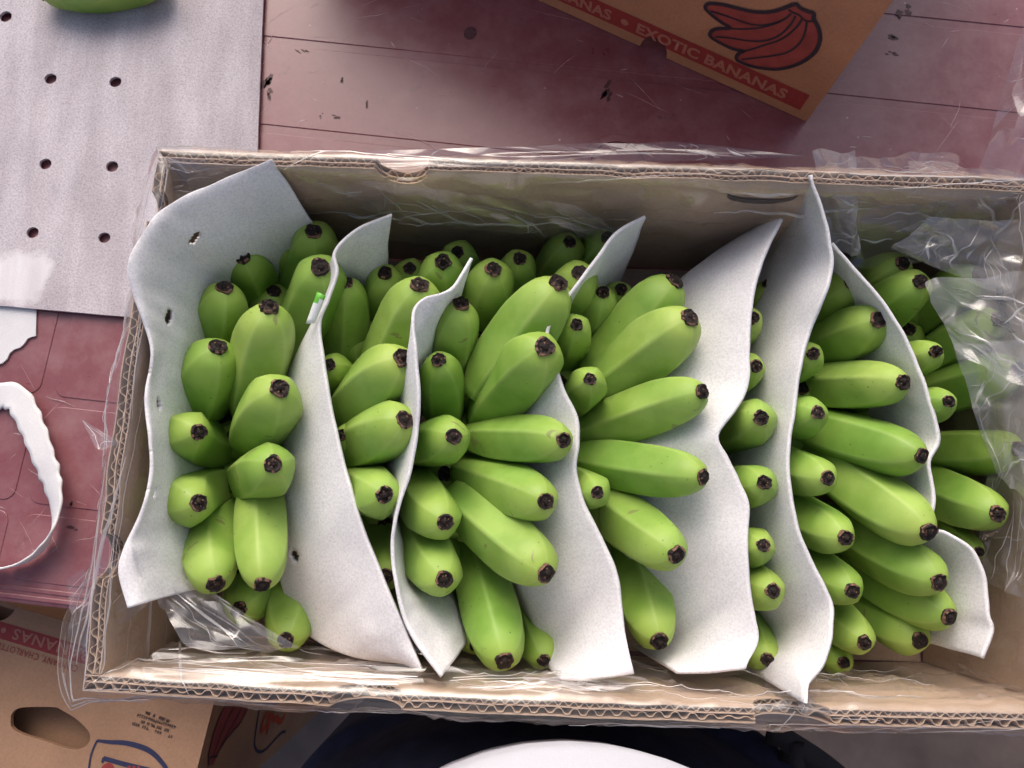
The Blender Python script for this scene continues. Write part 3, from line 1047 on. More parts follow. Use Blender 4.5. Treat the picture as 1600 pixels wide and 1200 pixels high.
# sticker on one banana of the leftmost hand
def sticker(parent):
    q = [(496, 456), (509, 462), (492, 505), (478, 506)]
    vs = []
    for i in range(7):
        for j in range(5):
            a = Vector(q[0]).lerp(Vector(q[3]), i / 6)
            b = Vector(q[1]).lerp(Vector(q[2]), i / 6)
            p = a.lerp(b, j / 4)
            vs.append(U(p.x, p.y, -0.0175 - 0.010 * (i / 6) + 0.0015 * math.sin(math.pi * j / 4)))
    fs = [(i * 5 + j, i * 5 + j + 1, i * 5 + j + 6, i * 5 + j + 5) for i in range(6) for j in range(4)]
    o = obj('sticker', vs, fs, M_STICK, parent, True)
    o.data.materials.append(M_STICKG)
    for p in o.data.polygons:
        p.material_index = 1 if p.index < 6 else 0
    o.matrix_parent_inverse = parent.matrix_parent_inverse.copy() if False else Matrix.Identity(4)
    md = o.modifiers.new('thickness', 'SOLIDIFY'); md.thickness = 0.0003
    return o


st = sticker(bA[3])

# a hand lying on the flat foam sheet at the far left
hT = tag(empty('banana_hand', U(150, -40, ZT)), 'green bananas lying on the flat perforated foam at the far left', 'bananas')
for tp, bs, wp in (((64, -12), (250, -48), 64), ((84, -9), (262, -35), 60), ((60, -62), (255, -90), 64)):
    make_banana(hT, tp, bs, wp, ZT + 0.022, zb=ZT + 0.026, up=0.006)

# ------------------------------------------------------------------ clear plastic liner
liner = tag(empty('plastic_liner', KP(KW / 2, KD / 2, ZT)), 'clear plastic bag lining the open carton and folded out over its rim', 'plastic liner')


def perim(n_per_m=330):
    """closed path round the rim with outward normals, corners rounded"""
    pts = []
    segs = [(KP(0, 0), KP(KW, 0), ky), (KP(KW, 0), KP(KW, KD), kx), (KP(KW, KD), KP(0, KD), -ky), (KP(0, KD), KP(0, 0), -kx)]
    bows = [0.0015, 0.012, 0.004, 0.004]
    for (a, b, nr), bw in zip(segs, bows):
        L = (b - a).length
        n = int(L * n_per_m)
        for i in range(n):
            t = i / n
            nn = nr.copy()
            pts.append((a.lerp(b, t) + nr * bw * math.sin(math.pi * t), nn))
    # smooth normals round the corners
    m = len(pts)
    out = []
    for i in range(m):
        s = Vector((0, 0, 0))
        for k_ in range(-7, 8):
            s += pts[(i + k_) % m][1]
        out.append((pts[i][0], s.normalized()))
    return out


def ridge(p, sx, sy, sd_):
    a = noise.noise(Vector((p[0] * sx, p[1] * sy, sd_)))
    return (1 - min(1, abs(a) * 4.2)) ** 1.6


PER = perim()
np_ = len(PER)
vs, fs = [], []
NV = 34
for i, (c, nr) in enumerate(PER):
    s = i / 330.0
    hem = 0.030 + 0.018 * noise.noise(Vector((s * 9, 2.2, 0))) + 0.004 * noise.noise(Vector((s * 31, 7.2, 0)))
    side = abs(nr.dot(kx))
    flare = (0.012 + 0.013 * side) * (0.75 + 0.7 * noise.noise(Vector((s * 13, 5.5, 0))))
    if nr.dot(ky) > 0.7:
        flare *= 0.55
    if nr.dot(-ky) > 0.7:
        flare *= 0.6
    inn = 0.105 + 0.02 * noise.noise(Vector((s * 6, 8.8, 0)))
    for j in range(NV + 1):
        t = j / NV
        if t < 0.30:                         # hanging outside
            q = 1 - t / 0.30
            off = 0.0015 + flare * q ** 0.8
            z = -hem * q
        elif t < 0.42:                       # over the rim
            q = (t - 0.30) / 0.12
            off = 0.0015 - q * (KT + 0.003)
            z = 0.0022 * math.sin(math.pi * q) + 0.0012
        else:                                # down the inner face
            q = (t - 0.42) / 0.58
            off = -KT - 0.0018 - 0.006 * q ** 1.6 * (0.6 + 0.6 * noise.noise(Vector((s * 7, 1.1, q))))
            z = 0.0012 - inn * q
        # wrinkles: long shallow folds running askew, plus fine crumple
        k_ = ridge((s, t), 16, 5.0, 1.0) * 0.0035 + ridge((s + t * 0.25, t), 34, 7, 4.0) * 0.0022 + ridge((s - t * 0.15, t), 12, 24, 9.0) * 0.0022
        if t > 0.42:
            k_ += ridge((s + 0.12 * t, t), 3.5, 30, 14.0) * 0.003 + 0.0016 * noise.noise(Vector((s * 7, t * 34, 3)))
        else:
            k_ *= 0.5
        amp = 0.45 if 0.30 <= t < 0.42 else 1.0
        sg = 1 if t < 0.36 else -1
        if nr.dot(-kx) > 0.7 and t > 0.42:
            k_ *= 0.25
            off = -KT - 0.0012
        p = c + nr * (off + sg * k_ * amp) + Vector((0, 0, z + (0.0014 * amp * noise.noise(Vector((s * 60, t * 9, 6))))))
        vs.append(p)
W_ = NV + 1
for i in range(np_):
    i2 = (i + 1) % np_
    for j in range(NV):
        fs.append((i * W_ + j, i * W_ + j + 1, i2 * W_ + j + 1, i2 * W_ + j))
child(obj('liner_film', vs, fs, M_FILM, None, True), liner)
LV = vs
liner_rows = W_


def crease_glints(paths, root, name='film_crease_glint'):
    """whitened folds with glints put into the colour: pale raised ribbons along 3D paths [(points, normal, half width)]"""
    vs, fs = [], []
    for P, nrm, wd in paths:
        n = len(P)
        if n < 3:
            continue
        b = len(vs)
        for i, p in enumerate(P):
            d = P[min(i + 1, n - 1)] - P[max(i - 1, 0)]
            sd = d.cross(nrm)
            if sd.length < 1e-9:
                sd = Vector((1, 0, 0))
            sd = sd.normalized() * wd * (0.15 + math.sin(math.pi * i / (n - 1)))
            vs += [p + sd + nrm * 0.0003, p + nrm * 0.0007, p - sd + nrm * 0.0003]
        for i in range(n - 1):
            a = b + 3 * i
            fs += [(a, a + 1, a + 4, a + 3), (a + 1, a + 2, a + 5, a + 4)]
    o = obj(name, vs, fs, M_CREASEGLINT, None, True)
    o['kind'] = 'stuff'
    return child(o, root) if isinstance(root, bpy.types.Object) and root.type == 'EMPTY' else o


def crumple(name, quad, nu, nv, amp, seed, mt, root, jit=0.38, edge=0.05):
    """crumpled film: jittered grid of flat facets between 4 corners (px, py, z)"""
    P = [U(*q) for q in quad]
    rn = random.Random(seed)
    nrm = (P[1] - P[0]).cross(P[3] - P[0]).normalized()
    if nrm.z < 0:
        nrm = -nrm
    vs, fs = [], []
    for i in range(nu + 1):
        for j in range(nv + 1):
            ju = rn.uniform(-jit, jit) / nu
            jv = rn.uniform(-jit, jit) / nv
            if i in (0, nu): ju *= 0.3
            if j in (0, nv): jv *= 0.3
            u, v = i / nu + ju, j / nv + jv
            u2 = u + edge * noise.noise(Vector((v * 2.5, seed, 2)))
            v2 = v + edge * noise.noise(Vector((u * 2.5, seed, 8)))
            p = P[0].lerp(P[1], u2).lerp(P[3].lerp(P[2], u2), v2)
            h = 1.4 * noise.noise(Vector((u * 2.2, v * 2.2, seed))) + rn.uniform(-0.6, 0.6)
            vs.append(p + nrm * h * amp)
    for i in range(nu):
        for j in range(nv):
            b = i * (nv + 1) + j
            q = (b, b + 1, b + nv + 2, b + nv + 1)
            if rn.random() < 0.5:
                fs += [(q[0], q[1], q[2]), (q[0], q[2], q[3])]
            else:
                fs += [(q[0], q[1], q[3]), (q[1], q[2], q[3])]
    # two smoothing subdivisions that keep some folds sharp
    o = obj(name, vs, fs, mt, None, True)
    sb = o.modifiers.new('round', 'SUBSURF'); sb.levels = 2; sb.render_levels = 2
    cr_ = o.data.attributes.new('crease_edge', 'FLOAT', 'EDGE')
    cr_.data.foreach_set('value', [rn.choice((0.2, 0.45, 0.7, 0.95)) for _ in o.data.edges])
    if root:
        child(o, root)
    pth = []

    def at(u, v):
        i, j = min(int(u), nu - 1), min(int(v), nv - 1)
        f, g_ = u - i, v - j
        q = lambda x, y: vs[x * (nv + 1) + y]
        return q(i, j).lerp(q(i + 1, j), f).lerp(q(i, j + 1).lerp(q(i + 1, j + 1), f), g_)
    main = rn.uniform(0, math.pi)
    for k in range(int((nu + nv) * 1.7)):
        u, v = rn.uniform(0, nu), rn.uniform(0, nv)
        an = main + (rn.gauss(0, 0.16) if rn.random() < 0.8 else rn.uniform(-1.2, 1.2))
        P_ = []
        for _ in range(rn.randint(4, 18)):
            if not (0.02 <= u <= nu - 0.02 and 0.02 <= v <= nv - 0.02):
                break
            P_.append(at(u, v))
            u += 0.5 * math.cos(an); v += 0.5 * math.sin(an)
            an += rn.gauss(0, 0.035)
        if len(P_) > 3:
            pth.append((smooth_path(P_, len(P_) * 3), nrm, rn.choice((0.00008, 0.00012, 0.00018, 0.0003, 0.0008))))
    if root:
        crease_glints(pth, root)
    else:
        c_ = crease_glints(pth, o)
        c_.parent = o
    return o


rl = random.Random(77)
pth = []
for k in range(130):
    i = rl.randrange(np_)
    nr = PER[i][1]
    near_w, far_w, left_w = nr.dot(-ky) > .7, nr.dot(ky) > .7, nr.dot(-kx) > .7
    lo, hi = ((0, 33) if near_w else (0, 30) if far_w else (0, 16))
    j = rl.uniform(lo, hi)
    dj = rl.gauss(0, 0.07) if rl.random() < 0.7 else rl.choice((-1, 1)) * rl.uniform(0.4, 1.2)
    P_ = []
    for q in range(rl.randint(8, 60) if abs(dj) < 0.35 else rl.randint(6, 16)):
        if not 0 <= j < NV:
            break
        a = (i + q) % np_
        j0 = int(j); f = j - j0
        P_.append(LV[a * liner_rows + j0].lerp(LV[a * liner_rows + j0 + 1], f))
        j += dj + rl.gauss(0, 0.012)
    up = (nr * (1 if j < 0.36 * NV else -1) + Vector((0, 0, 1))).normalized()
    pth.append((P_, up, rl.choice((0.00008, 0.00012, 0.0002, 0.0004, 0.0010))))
# pale ribbons along the hem, its highlight put into their colour
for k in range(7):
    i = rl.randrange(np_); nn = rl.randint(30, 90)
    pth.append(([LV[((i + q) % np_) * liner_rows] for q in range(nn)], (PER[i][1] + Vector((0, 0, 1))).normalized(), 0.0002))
crease_glints(pth, liner)
FQ = lambda *q, **k: crumple('film_fold', list(q), *k['n'], k['a'], k['s'], k.get('m', M_FILM2), liner, edge=k.get('e', 0.05))
FQ((1392, 388, -0.035), (1455, 338, -0.015), (1600, 345, -0.005), (1590, 470, -0.025), n=(7, 7), a=0.005, s=3, m=M_DRAPE)
FQ((1440, 440, -0.032), (1610, 420, -0.006), (1620, 610, -0.015), (1500, 560, -0.03), n=(7, 7), a=0.005, s=5, m=M_DRAPE)
FQ((1490, 540, -0.032), (1620, 530, -0.008), (1625, 800, -0.02), (1555, 740, -0.045), n=(6, 10), a=0.005, s=7, m=M_DRAPE)
FQ((1545, 730, -0.06), (1650, 710, -0.015), (1650, 960, -0.02), (1520, 900, -0.08), n=(6, 9), a=0.005, s=9)
FQ((1268, 234, 0.006), (1335, 236, 0.008), (1345, 400, -0.05), (1300, 390, -0.05), n=(6, 10), a=0.004, s=11, m=M_DRAPE)
FQ((1325, 244, 0.005), (1500, 240, 0.006), (1480, 400, -0.06), (1330, 425, -0.07), n=(9, 9), a=0.005, s=13)
FQ((1420, 250, 0.004), (1600, 272, 0.008), (1600, 350, -0.02), (1420, 370, -0.05), n=(10, 6), a=0.004, s=14)
FQ((240, 925, -0.02), (300, 905, -0.035), (470, 1015, -0.045), (290, 1015, -0.022), n=(6, 6), a=0.004, s=15)
FQ((252, 243, 0.004), (440, 258, -0.004), (420, 300, -0.025), (262, 335, -0.02), n=(9, 6), a=0.004, s=17)
FQ((440, 264, -0.008), (900, 322, -0.045), (1010, 385, -0.07), (600, 345, -0.06), n=(10, 4), a=0.003, s=19, m=M_FILM, e=0.03)
FQ((240, 1016, -0.012), (660, 1040, -0.014), (665, 1070, 0.002), (225, 1064, 0.003), n=(7, 6), a=0.0022, s=23, m=M_FILM, e=0.03)
FQ((700, 1042, -0.014), (1010, 1056, -0.014), (1010, 1087, 0.001), (690, 1074, 0.001), n=(6, 5), a=0.002, s=29, m=M_FILM, e=0.03)
FQ((1246, 1088, 0.008), (1270, 1092, 0.010), (1262, 1130, 0.0), (1250, 1112, 0.006), n=(3, 3), a=0.0015, s=31)
FQ((128, 655, -0.006), (185, 690, 0.003), (160, 705, 0.003), (150, 700, 0.0), n=(3, 3), a=0.0015, s=33)
FQ((105, 905, -0.02), (215, 850, 0.003), (235, 940, -0.01), (112, 1030, -0.012), n=(5, 6), a=0.004, s=35, m=M_FILM)
FQ((560, 238, 0.002), (1040, 222, 0.002), (1250, 245, 0.004), (600, 262, 0.002), n=(9, 3), a=0.0025, s=37, m=M_FILM, e=0.03)

# second bag at the far right
bag = crumple('plastic_bag', [(1612, 0, -0.06), (1720, 40, -0.05), (1690, 310, -0.08), (1518, 300, -0.12)], 9, 9, 0.009, 41, M_FILM2, None)
tag(bag, 'crumpled clear plastic bag on the table at the top right corner', 'plastic bag')

# ------------------------------------------------------------------ flat perforated foam sheet on the table
ZS = ZT + 0.0045
q0, q1 = U(412, -2, ZS), U(403, 232, ZS)
dn = (q1 - q0)
b0, b1 = U(0, 478, ZS), U(160, 492, ZS)
db = (b1 - b0)
# corner where the right and bottom edges meet
den = dn.x * db.y - dn.y * db.x
tt = ((b0.x - q0.x) * db.y - (b0.y - q0.y) * db.x) / den
corner = q0 + dn * tt
ring = []
cs = [q0 - dn * 0.9, corner, b0 - db * 2.2, (q0 - dn * 0.9) + (b0 - db * 2.2 - corner)]
for a, b in zip(cs, cs[1:] + cs[:1]):
    for i in range(24):
        p = a.lerp(b, i / 24)
        ring.append((p.x + 0.0005 * noise.noise(p * 60), p.y + 0.0005 * noise.noise(p * 60 + Vector((5, 5, 5)))))
holes = []
for hx, hy in ((10, 27), (80, 124), (181, 129), (72, 257), (176, 261), (52, 364), (164, 372), (-25, 120), (-35, 250), (-60, 360)):
    c = U(hx, hy, ZS)
    r_ = 9.3 * depth(hx, hy, ZS) / FPX
    ax = random.uniform(0.86, 1.0)
    holes.append([(c.x + r_ * math.cos(2 * math.pi * i / 18) * (1 + 0.06 * random.random()), c.y + ax * r_ * math.sin(2 * math.pi * i / 18)) for i in range(18)])
me = fill2d(ring, holes, 0.0026)
pc = U(32, 432, ZS)
for v in me.vertices:
    v.co.z += ZT + 0.0030
M_FLAT = m_foam('lavender_grey_foam', (0.61, 0.565, 0.60), 1.25, ((pc.x, pc.y, ZT + 0.0056), 0.030), 0.1)
fo = link('foam_sheet', me, M_FLAT)
tag(fo, 'flat grey white foam sheet with round holes lying on the burgundy table', 'foam sheet')
# a punched disc still hanging in its hole
c = U(283, 125, ZS + 0.0015)
dv = [(c.x, c.y, ZT + 0.0062)] + [(c.x + 0.0046 * math.cos(a * math.pi / 8), c.y + 0.0046 * math.sin(a * math.pi / 8), ZT + 0.0057) for a in range(16)]
obj('punched_disc', dv, [(0, 1 + a, 1 + (a + 1) % 16) for a in range(16)], M_FLAT, fo, True)


def ribbon_thing(label, path, widths, lifts, wave, n=90, th=0.0016, name='foam_strip'):
    """wavy-edged strip: path px (with z), width in m, lift 0 flat..1 on edge"""
    P = smooth_path([U(*p) for p in path], n)
    vs, fs = [], []
    NW = 6
    def lerp_list(L_, t):
        f = t * (len(L_) - 1); i = min(int(f), len(L_) - 2)
        return L_[i] + (L_[i + 1] - L_[i]) * (f - i)
    for i, p in enumerate(P):
        t = i / n
        d = (P[min(i + 1, n)] - P[max(i - 1, 0)]).normalized()
        side = Vector((-d.y, d.x, 0)).normalized()
        lf = lerp_list(lifts, t) * math.pi / 2
        ax = side * math.cos(lf) + Vector((0, 0, 1)) * math.sin(lf)
        wd = lerp_list(widths, t)
        for j in range(NW + 1):
            q = j / NW - 0.5
            e = wave * (0.75 + 0.9 * noise.noise(Vector((t * 9, q > 0, 4)))) * math.sin(2 * math.pi * t * 15 + 2.2 * noise.noise(Vector((t * 6, q > 0, 1))) + (0.8 if q > 0 else 0)) * (2 * abs(q)) * (1 if q > 0 else -1)
            vs.append(p + ax * (q * wd + e) + Vector((0, 0, wd / 2 * math.sin(lf))))
    for i in range(n):
        for j in range(NW):
            b = i * (NW + 1) + j
            fs.append((b, b + 1, b + NW + 2, b + NW + 1))
    o = obj(name, vs, fs, M_PAPER, None, True)
    md = o.modifiers.new('thickness', 'SOLIDIFY'); md.thickness = th; md.offset = 0
    return tag(o, label, 'foam strip')


z1 = ZT + 0.003
ribbon_thing('curled white foam strip with scalloped edges on the burgundy table',
             [(-40, 640, z1), (0, 618, z1), (28, 625, z1 + .004), (50, 665, z1 + .006), (68, 710, z1 + .008), (84, 750, z1 + .008), (94, 790, z1 + .006), (91, 825, z1 + .004), (76, 855, z1), (50, 876, z1), (15, 887, z1), (-30, 890, z1)],
             [0.024, 0.023, 0.021, 0.020, 0.019, 0.018, 0.017, 0.016], [0, 0, 0, 0.05, 0.15, 0.45, 0.85, 0.95, 0.98], 0.0011)
# torn scalloped scrap
pts = [(-60, 470), (57, 470), (56, 525), (50, 526), (43, 529), (37, 538), (31, 543), (22, 546), (15, 552), (11, 561), (4, 567), (-10, 573), (-60, 590)]
me = fill2d([(U(x, y, ZT + 0.002).x, U(x, y, ZT + 0.002).y) for x, y in pts], (), 0.0014)
for v in me.vertices:
    v.co.z += ZT + 0.0008
tag(link('foam_scrap', me, M_PAPER), 'torn white foam scrap sticking out from under the perforated foam sheet', 'foam scrap')

# ------------------------------------------------------------------ printed carton standing on the table (top of photo)
pa, pb = U(1260, 190, ZT + 0.001), U(840, 0, ZT + 0.001)
ux = (pa - pb).normalized()                     # text direction
fr = Frame(pa, ux, (0, 0, 1))                   # u <= 0 runs left from the corner, v up
back = -fr.n
CH, CL, CB = 0.23, 0.56, 0.36
carton2 = tag(empty('printed_carton', pa + back * CB / 2 - ux * CL / 2), 'upright printed carton with a red banana drawing and EXOTIC BANANAS band, beyond the open carton', 'carton')
nu_, nv_ = fr.px(1020, 83)
nr_ = 22.5 * depth(1020, 83, ZT) / FPX
ring = [(-CL, 0)]
for i in range(25):
    a = math.pi - math.pi * i / 24
    ring.append((nu_ + nr_ * math.cos(a), max(0.0, 1.5 * nr_ * math.sin(a)) + (0 if 0 < i < 24 else 0)))
ring += [(0, 0), (0, CH), (-CL, CH)]
me = fill2d(ring, (), 0.004)
child(link('front_panel', on_frame(me, fr, -0.004), M_CARTD), carton2)
fw = carton2.children[0]


def panel(root, name, a, b, h, th, nrm, mt):
    vs = []
    for z in (0, h):
        for q in (a, b):
            vs += [q + Vector((0, 0, z)), q + nrm * th + Vector((0, 0, z))]
    fs = [(0, 2, 3, 1), (4, 5, 7, 6), (0, 1, 5, 4), (2, 6, 7, 3), (0, 4, 6, 2), (1, 3, 7, 5)]
    return child(obj(name, vs, fs, mt), root)


panel(carton2, 'side_panel', pa + back * 0.0042, pa + back * CB, CH, 0.004, -ux, M_CARTD)
panel(carton2, 'side_panel', pa - ux * CL + back * 0.0042, pa - ux * CL + back * CB, CH, 0.004, ux, M_CARTD)
panel(carton2, 'back_panel', pa + back * CB - ux * 0.0042, pa + back * CB - ux * (CL - 0.0042), CH, 0.004, -back, M_CARTD)


lb = back * 0.05  # unseen lid, added to limit the light that reaches the notch
lid = [pa - ux * CL + lb + Vector((0, 0, CH + 0.0006)), pa + lb + Vector((0, 0, CH + 0.0006)), pa + back * CB + Vector((0, 0, CH + 0.0006)), pa - ux * CL + back * CB + Vector((0, 0, CH + 0.0006))]
lid += [q + Vector((0, 0, 0.004)) for q in lid]
child(obj('added_shade_lid', lid, [(0, 3, 2, 1), (4, 5, 6, 7), (0, 1, 5, 4), (1, 2, 6, 5), (2, 3, 7, 6), (3, 0, 4, 7)], M_CARTD), carton2)


def pxs(frm, L_):
    return [frm.px(*p) for p in L_]


# red band
bt1, bb1 = fr.px(1265, 150), fr.px(1250, 171)
bt0, bb0 = fr.px(949, 5), fr.px(905, 15)
vlo, vhi = bb1[1], bt1[1]
vt, vb_ = (bt0[1] + bt1[1]) / 2, (fr.px(988, 54)[1] + bb1[1]) / 2
uR = (bt1[0] + bb1[0]) / 2
# leave the notch out of the band: the band polygon skirts it
band = [(-CL, vb_)]
for i in range(25):
    a = math.pi - math.pi * i / 24
    X, Y = nu_ + nr_ * 1.02 * math.cos(a), 1.5 * nr_ * 1.02 * math.sin(a)
    if Y > vb_:
        band.append((X, Y))
band += [(uR, vb_), (uR, vt), (-CL, vt)]
print_poly('red_band', band, fr, M_RED, None, 0.0004)
rb = bpy.data.objects['red_band']; child(rb, carton2)
hh = vt - vb_
def tcart(body, pxl, pxr):
    u0_, u1_ = fr.px(*pxl)[0], fr.px(*pxr)[0]
    o = text_on('lettering', body, fr, u0_, u1_, vb_ + hh * 0.22, vb_ + hh * 0.80, M_LET, None, 0.0008, 0.035, 1.05)
    child(o, carton2)
tcart('EXOTIC BANANAS', (995, 45), (1229, 148))
tcart('BANANAS', (838, -28), (956, 22))
bu = fr.px(977, 32)[0]
print_poly('bullet', [(bu + 0.004 * math.cos(i * .5236), vb_ + hh * .5 + 0.004 * math.sin(i * .5236)) for i in range(12)], fr, M_LET, None, 0.0008)
child(bpy.data.objects['bullet'], carton2)


def zz(x, y):                                    # zoomed crop (1080..1300 -> 1600 px) to photo pixels
    return (1080 + x * 220 / 1600, y * 220 / 1600)


outl = [(1160, 45), (1205, 40), (1245, 85), (1330, 125), (1395, 145), (1395, 210), (1440, 290), (1465, 380), (1460, 470), (1420, 570), (1340, 650), (1230, 715), (1100, 760), (960, 780), (820, 770), (690, 745), (580, 705), (525, 675), (520, 630), (560, 590), (600, 570),
        (480, 550), (370, 500), (270, 445), (215, 395), (240, 345), (300, 320), (400, 315), (450, 308), (360, 255), (270, 190), (200, 130), (165, 85), (180, 45), (240, 32), (380, 50), (540, 90), (700, 125), (840, 133), (960, 118), (1060, 85)]
print_poly('banana_drawing', pxs(fr, [zz(*p) for p in outl]), fr, M_REDB, None, 0.0004)
child(bpy.data.objects['banana_drawing'], carton2)
lv, lf = [], []
pxm = 0.66 / FPX * 1.25
loop = outl + [outl[0]]
line_strip(lv, lf, [tuple(p[:2]) for p in smooth_path([(*fr.px(*zz(*p)), 0) for p in loop], 200)], 5.0 * pxm, fr, 0.0008)
for L_ in ([(225, 120), (330, 150), (450, 190), (600, 245), (720, 275), (850, 275), (1000, 240), (1090, 190), (1140, 145)],
           [(440, 318), (600, 322), (760, 312), (900, 280), (1010, 240)],
           [(280, 412), (450, 425), (620, 452), (770, 462), (890, 445), (1010, 390), (1100, 310), (1160, 230), (1190, 170)],
           [(580, 582), (700, 550), (850, 500), (990, 455), (1100, 390), (1190, 310), (1240, 250), (1262, 205)],
           [(575, 668), (760, 648), (940, 625), (1090, 590), (1200, 520), (1270, 430), (1305, 330), (1318, 235)],
           [(1110, 100), (1160, 135), (1230, 165), (1290, 220), (1350, 235), (1395, 225)]):
    line_strip(lv, lf, [tuple(p[:2]) for p in smooth_path([(*fr.px(*zz(*p)), 0) for p in L_], 40)], 2.6 * pxm, fr, 0.0008)
child(obj('drawing_outline', lv, lf, M_BLACKINK), carton2)

# ------------------------------------------------------------------ printed carton standing on the floor (bottom left)
ZC = -0.27
ea = math.radians(-15.5)
e1 = Vector((math.cos(ea), math.sin(ea), 0))
c1, c2 = U(331, 1110, ZC), U(278, 1319, ZC)
ed = (c2 - c1).normalized()
lp = U(27, 949, ZC)
den = e1.x * ed.y - e1.y * ed.x
tt = ((c1.x - lp.x) * ed.y - (c1.y - lp.y) * ed.x) / den
kc = lp + e1 * tt                               # far right corner of its top face
nearR = c2.copy()
fr3 = Frame(kc, -e1, Vector((e1.y, -e1.x, 0)))     # text reads towards -e1, upside down in the photo
if fr3.n.z < 0:
    raise SystemExit('frame')
carton3 = tag(empty('printed_carton', (kc.x - 0.2, kc.y - 0.15, ZF)), 'tall tan printed carton standing on the floor at bottom left, oval hand hole on top', 'carton')
L3 = 0.46
D3 = fr3.px(278, 1319)
hole = pxs(fr3, [(17, 1118), (24, 1109), (40, 1105), (85, 1105), (97, 1110), (120, 1124), (137, 1141), (141, 1152), (137, 1163), (125, 1170), (108, 1170), (70, 1158), (35, 1147), (18, 1136)])
hole = [tuple(p[:2]) for p in smooth_path([(*p, 0) for p in hole + [hole[0]]], 60)][:-1]
nc = fr3.px(-2, 946)
ring = [(0, 0), D3, (L3, D3[1]), (L3, 0)]
nrr = 27 * depth(0, 950, ZC) / FPX
for i in range(17):
    a = math.pi * i / 16
    ring.append((nc[0] + nrr * math.cos(a), nrr * math.sin(a) * 1.05))
me = fill2d(ring, [hole], 0.004)
child(link('top_panel', on_frame(me, fr3, -0.004), M_CART), carton3)
fl_ = [fr3.at(0.006, 0.001, -0.020), fr3.at(D3[0] * 0.9 + 0.006, D3[1] * 0.9, -0.032), fr3.at(L3 - .006, D3[1] * 0.9, -0.032), fr3.at(L3 - .006, 0.001, -0.020)]
fl_ += [q - Vector((0, 0, 0.003)) for q in fl_]
child(obj('inner_flap', fl_, [(0, 1, 2, 3), (7, 6, 5, 4), (0, 4, 5, 1), (1, 5, 6, 2), (2, 6, 7, 3), (3, 7, 4, 0)], M_CART), carton3)
hz = ZC - ZF - 0.0045
base = Vector((0, 0, ZF + 0.0005 - ZC))
A_, B2, C2, D2 = fr3.at(0, 0), fr3.at(*D3), fr3.at(L3, D3[1]), fr3.at(L3, 0)
for a, b in ((A_, B2), (B2, C2), (C2, D2), (D2, A_)):
    dd = (b - a).normalized()
    nn = Vector((dd.y, -dd.x, 0))
    mid = (A_ + C2) / 2
    if (mid - a).dot(nn) < 0:
        nn = -nn
    panel(carton3, 'side_panel', a + dd * 0.0042 * (0 if (a - A_).length < 1e-6 or (a - C2).length < 1e-6 else 1) + base, b - dd * 0.0042 * (0 if (a - A_).length < 1e-6 or (a - C2).length < 1e-6 else 1) + base, hz, 0.004, nn, M_CART)
# red band + lettering
v_t = fr3.px(60, 986)[1]
v_b = (fr3.px(0, 999)[1] + fr3.px(105, 1028)[1]) / 2
ring = [(0.004, v_t), (0.004, v_b), (L3 - .001, v_b), (L3 - .001, v_t)]
for i in range(17):
    a = math.pi * i / 16
    X, Y = nc[0] + nrr * 1.02 * math.cos(a), nrr * 1.07 * math.sin(a)
    if Y > v_t:
        ring.append((X, Y))
ring = ring[:4] + sorted(ring[4:], key=lambda p: -p[0])
child(print_poly('red_band', ring, fr3, M_RED, None), carton3)
h3 = v_b - v_t


def t3(body, pxl, pxr, v0_, v1_, mt, off=0.018, h=0.0008, name='lettering'):
    u0_, u1_ = fr3.px(*pxl)[0], fr3.px(*pxr)[0]
    child(text_on(name, body, fr3, u0_, u1_, v0_, v1_, mt, None, h, off, 1.1), carton3)


t3('BANANAS', (142, 1020), (22, 988), v_t + h3 * 0.2, v_t + h3 * 0.82, M_LET)
bu = fr3.px(7, 983)[0]
child(print_poly('bullet', [(bu + 0.0025 * math.cos(i * .5236), v_t + h3 * .5 + 0.0025 * math.sin(i * .5236)) for i in range(12)], fr3, M_LET, None, 0.0008), carton3)
t3('COMPANY, CHARLOTTE', (122, 1044), (-2, 1006), v_b + 0.002, v_b + 0.0088, M_RED, 0.0)
# stamp: four faint illegible lines (dashes of ink)
lv, lf = [], []
for r_, (xa, ya, xb, yb) in enumerate(((228, 1113, 266, 1127), (212, 1116, 277, 1137), (218, 1126, 265, 1142), (207, 1130, 272, 1152))):
    p0_, p1_ = Vector(fr3.px(xa, ya)), Vector(fr3.px(xb, yb))
    t = 0.0
    rnd = random.Random(r_)
    while t < 0.97:
        wd = rnd.uniform(0.02, 0.05)
        if rnd.random() < 0.8:
            for _ in range(2):
                o_ = Vector((0, rnd.uniform(-0.0011, 0.0011)))
                line_strip(lv, lf, [p0_.lerp(p1_, t) + o_, p0_.lerp(p1_, min(1, t + wd)) + o_], 0.0007, fr3, 0.0006)
            q = p0_.lerp(p1_, t + wd * 0.5)
            line_strip(lv, lf, [q + Vector((0, -0.0015)), q + Vector((0, 0.0015))], 0.0007, fr3, 0.0006)
        t += wd + 0.012
child(obj('faint_stamp', lv, lf, M_GREYINK), carton3)


def y3(x, y):                                    # crop (130,1080) at 8x
    return (130 + x / 8, 1080 + y / 8)


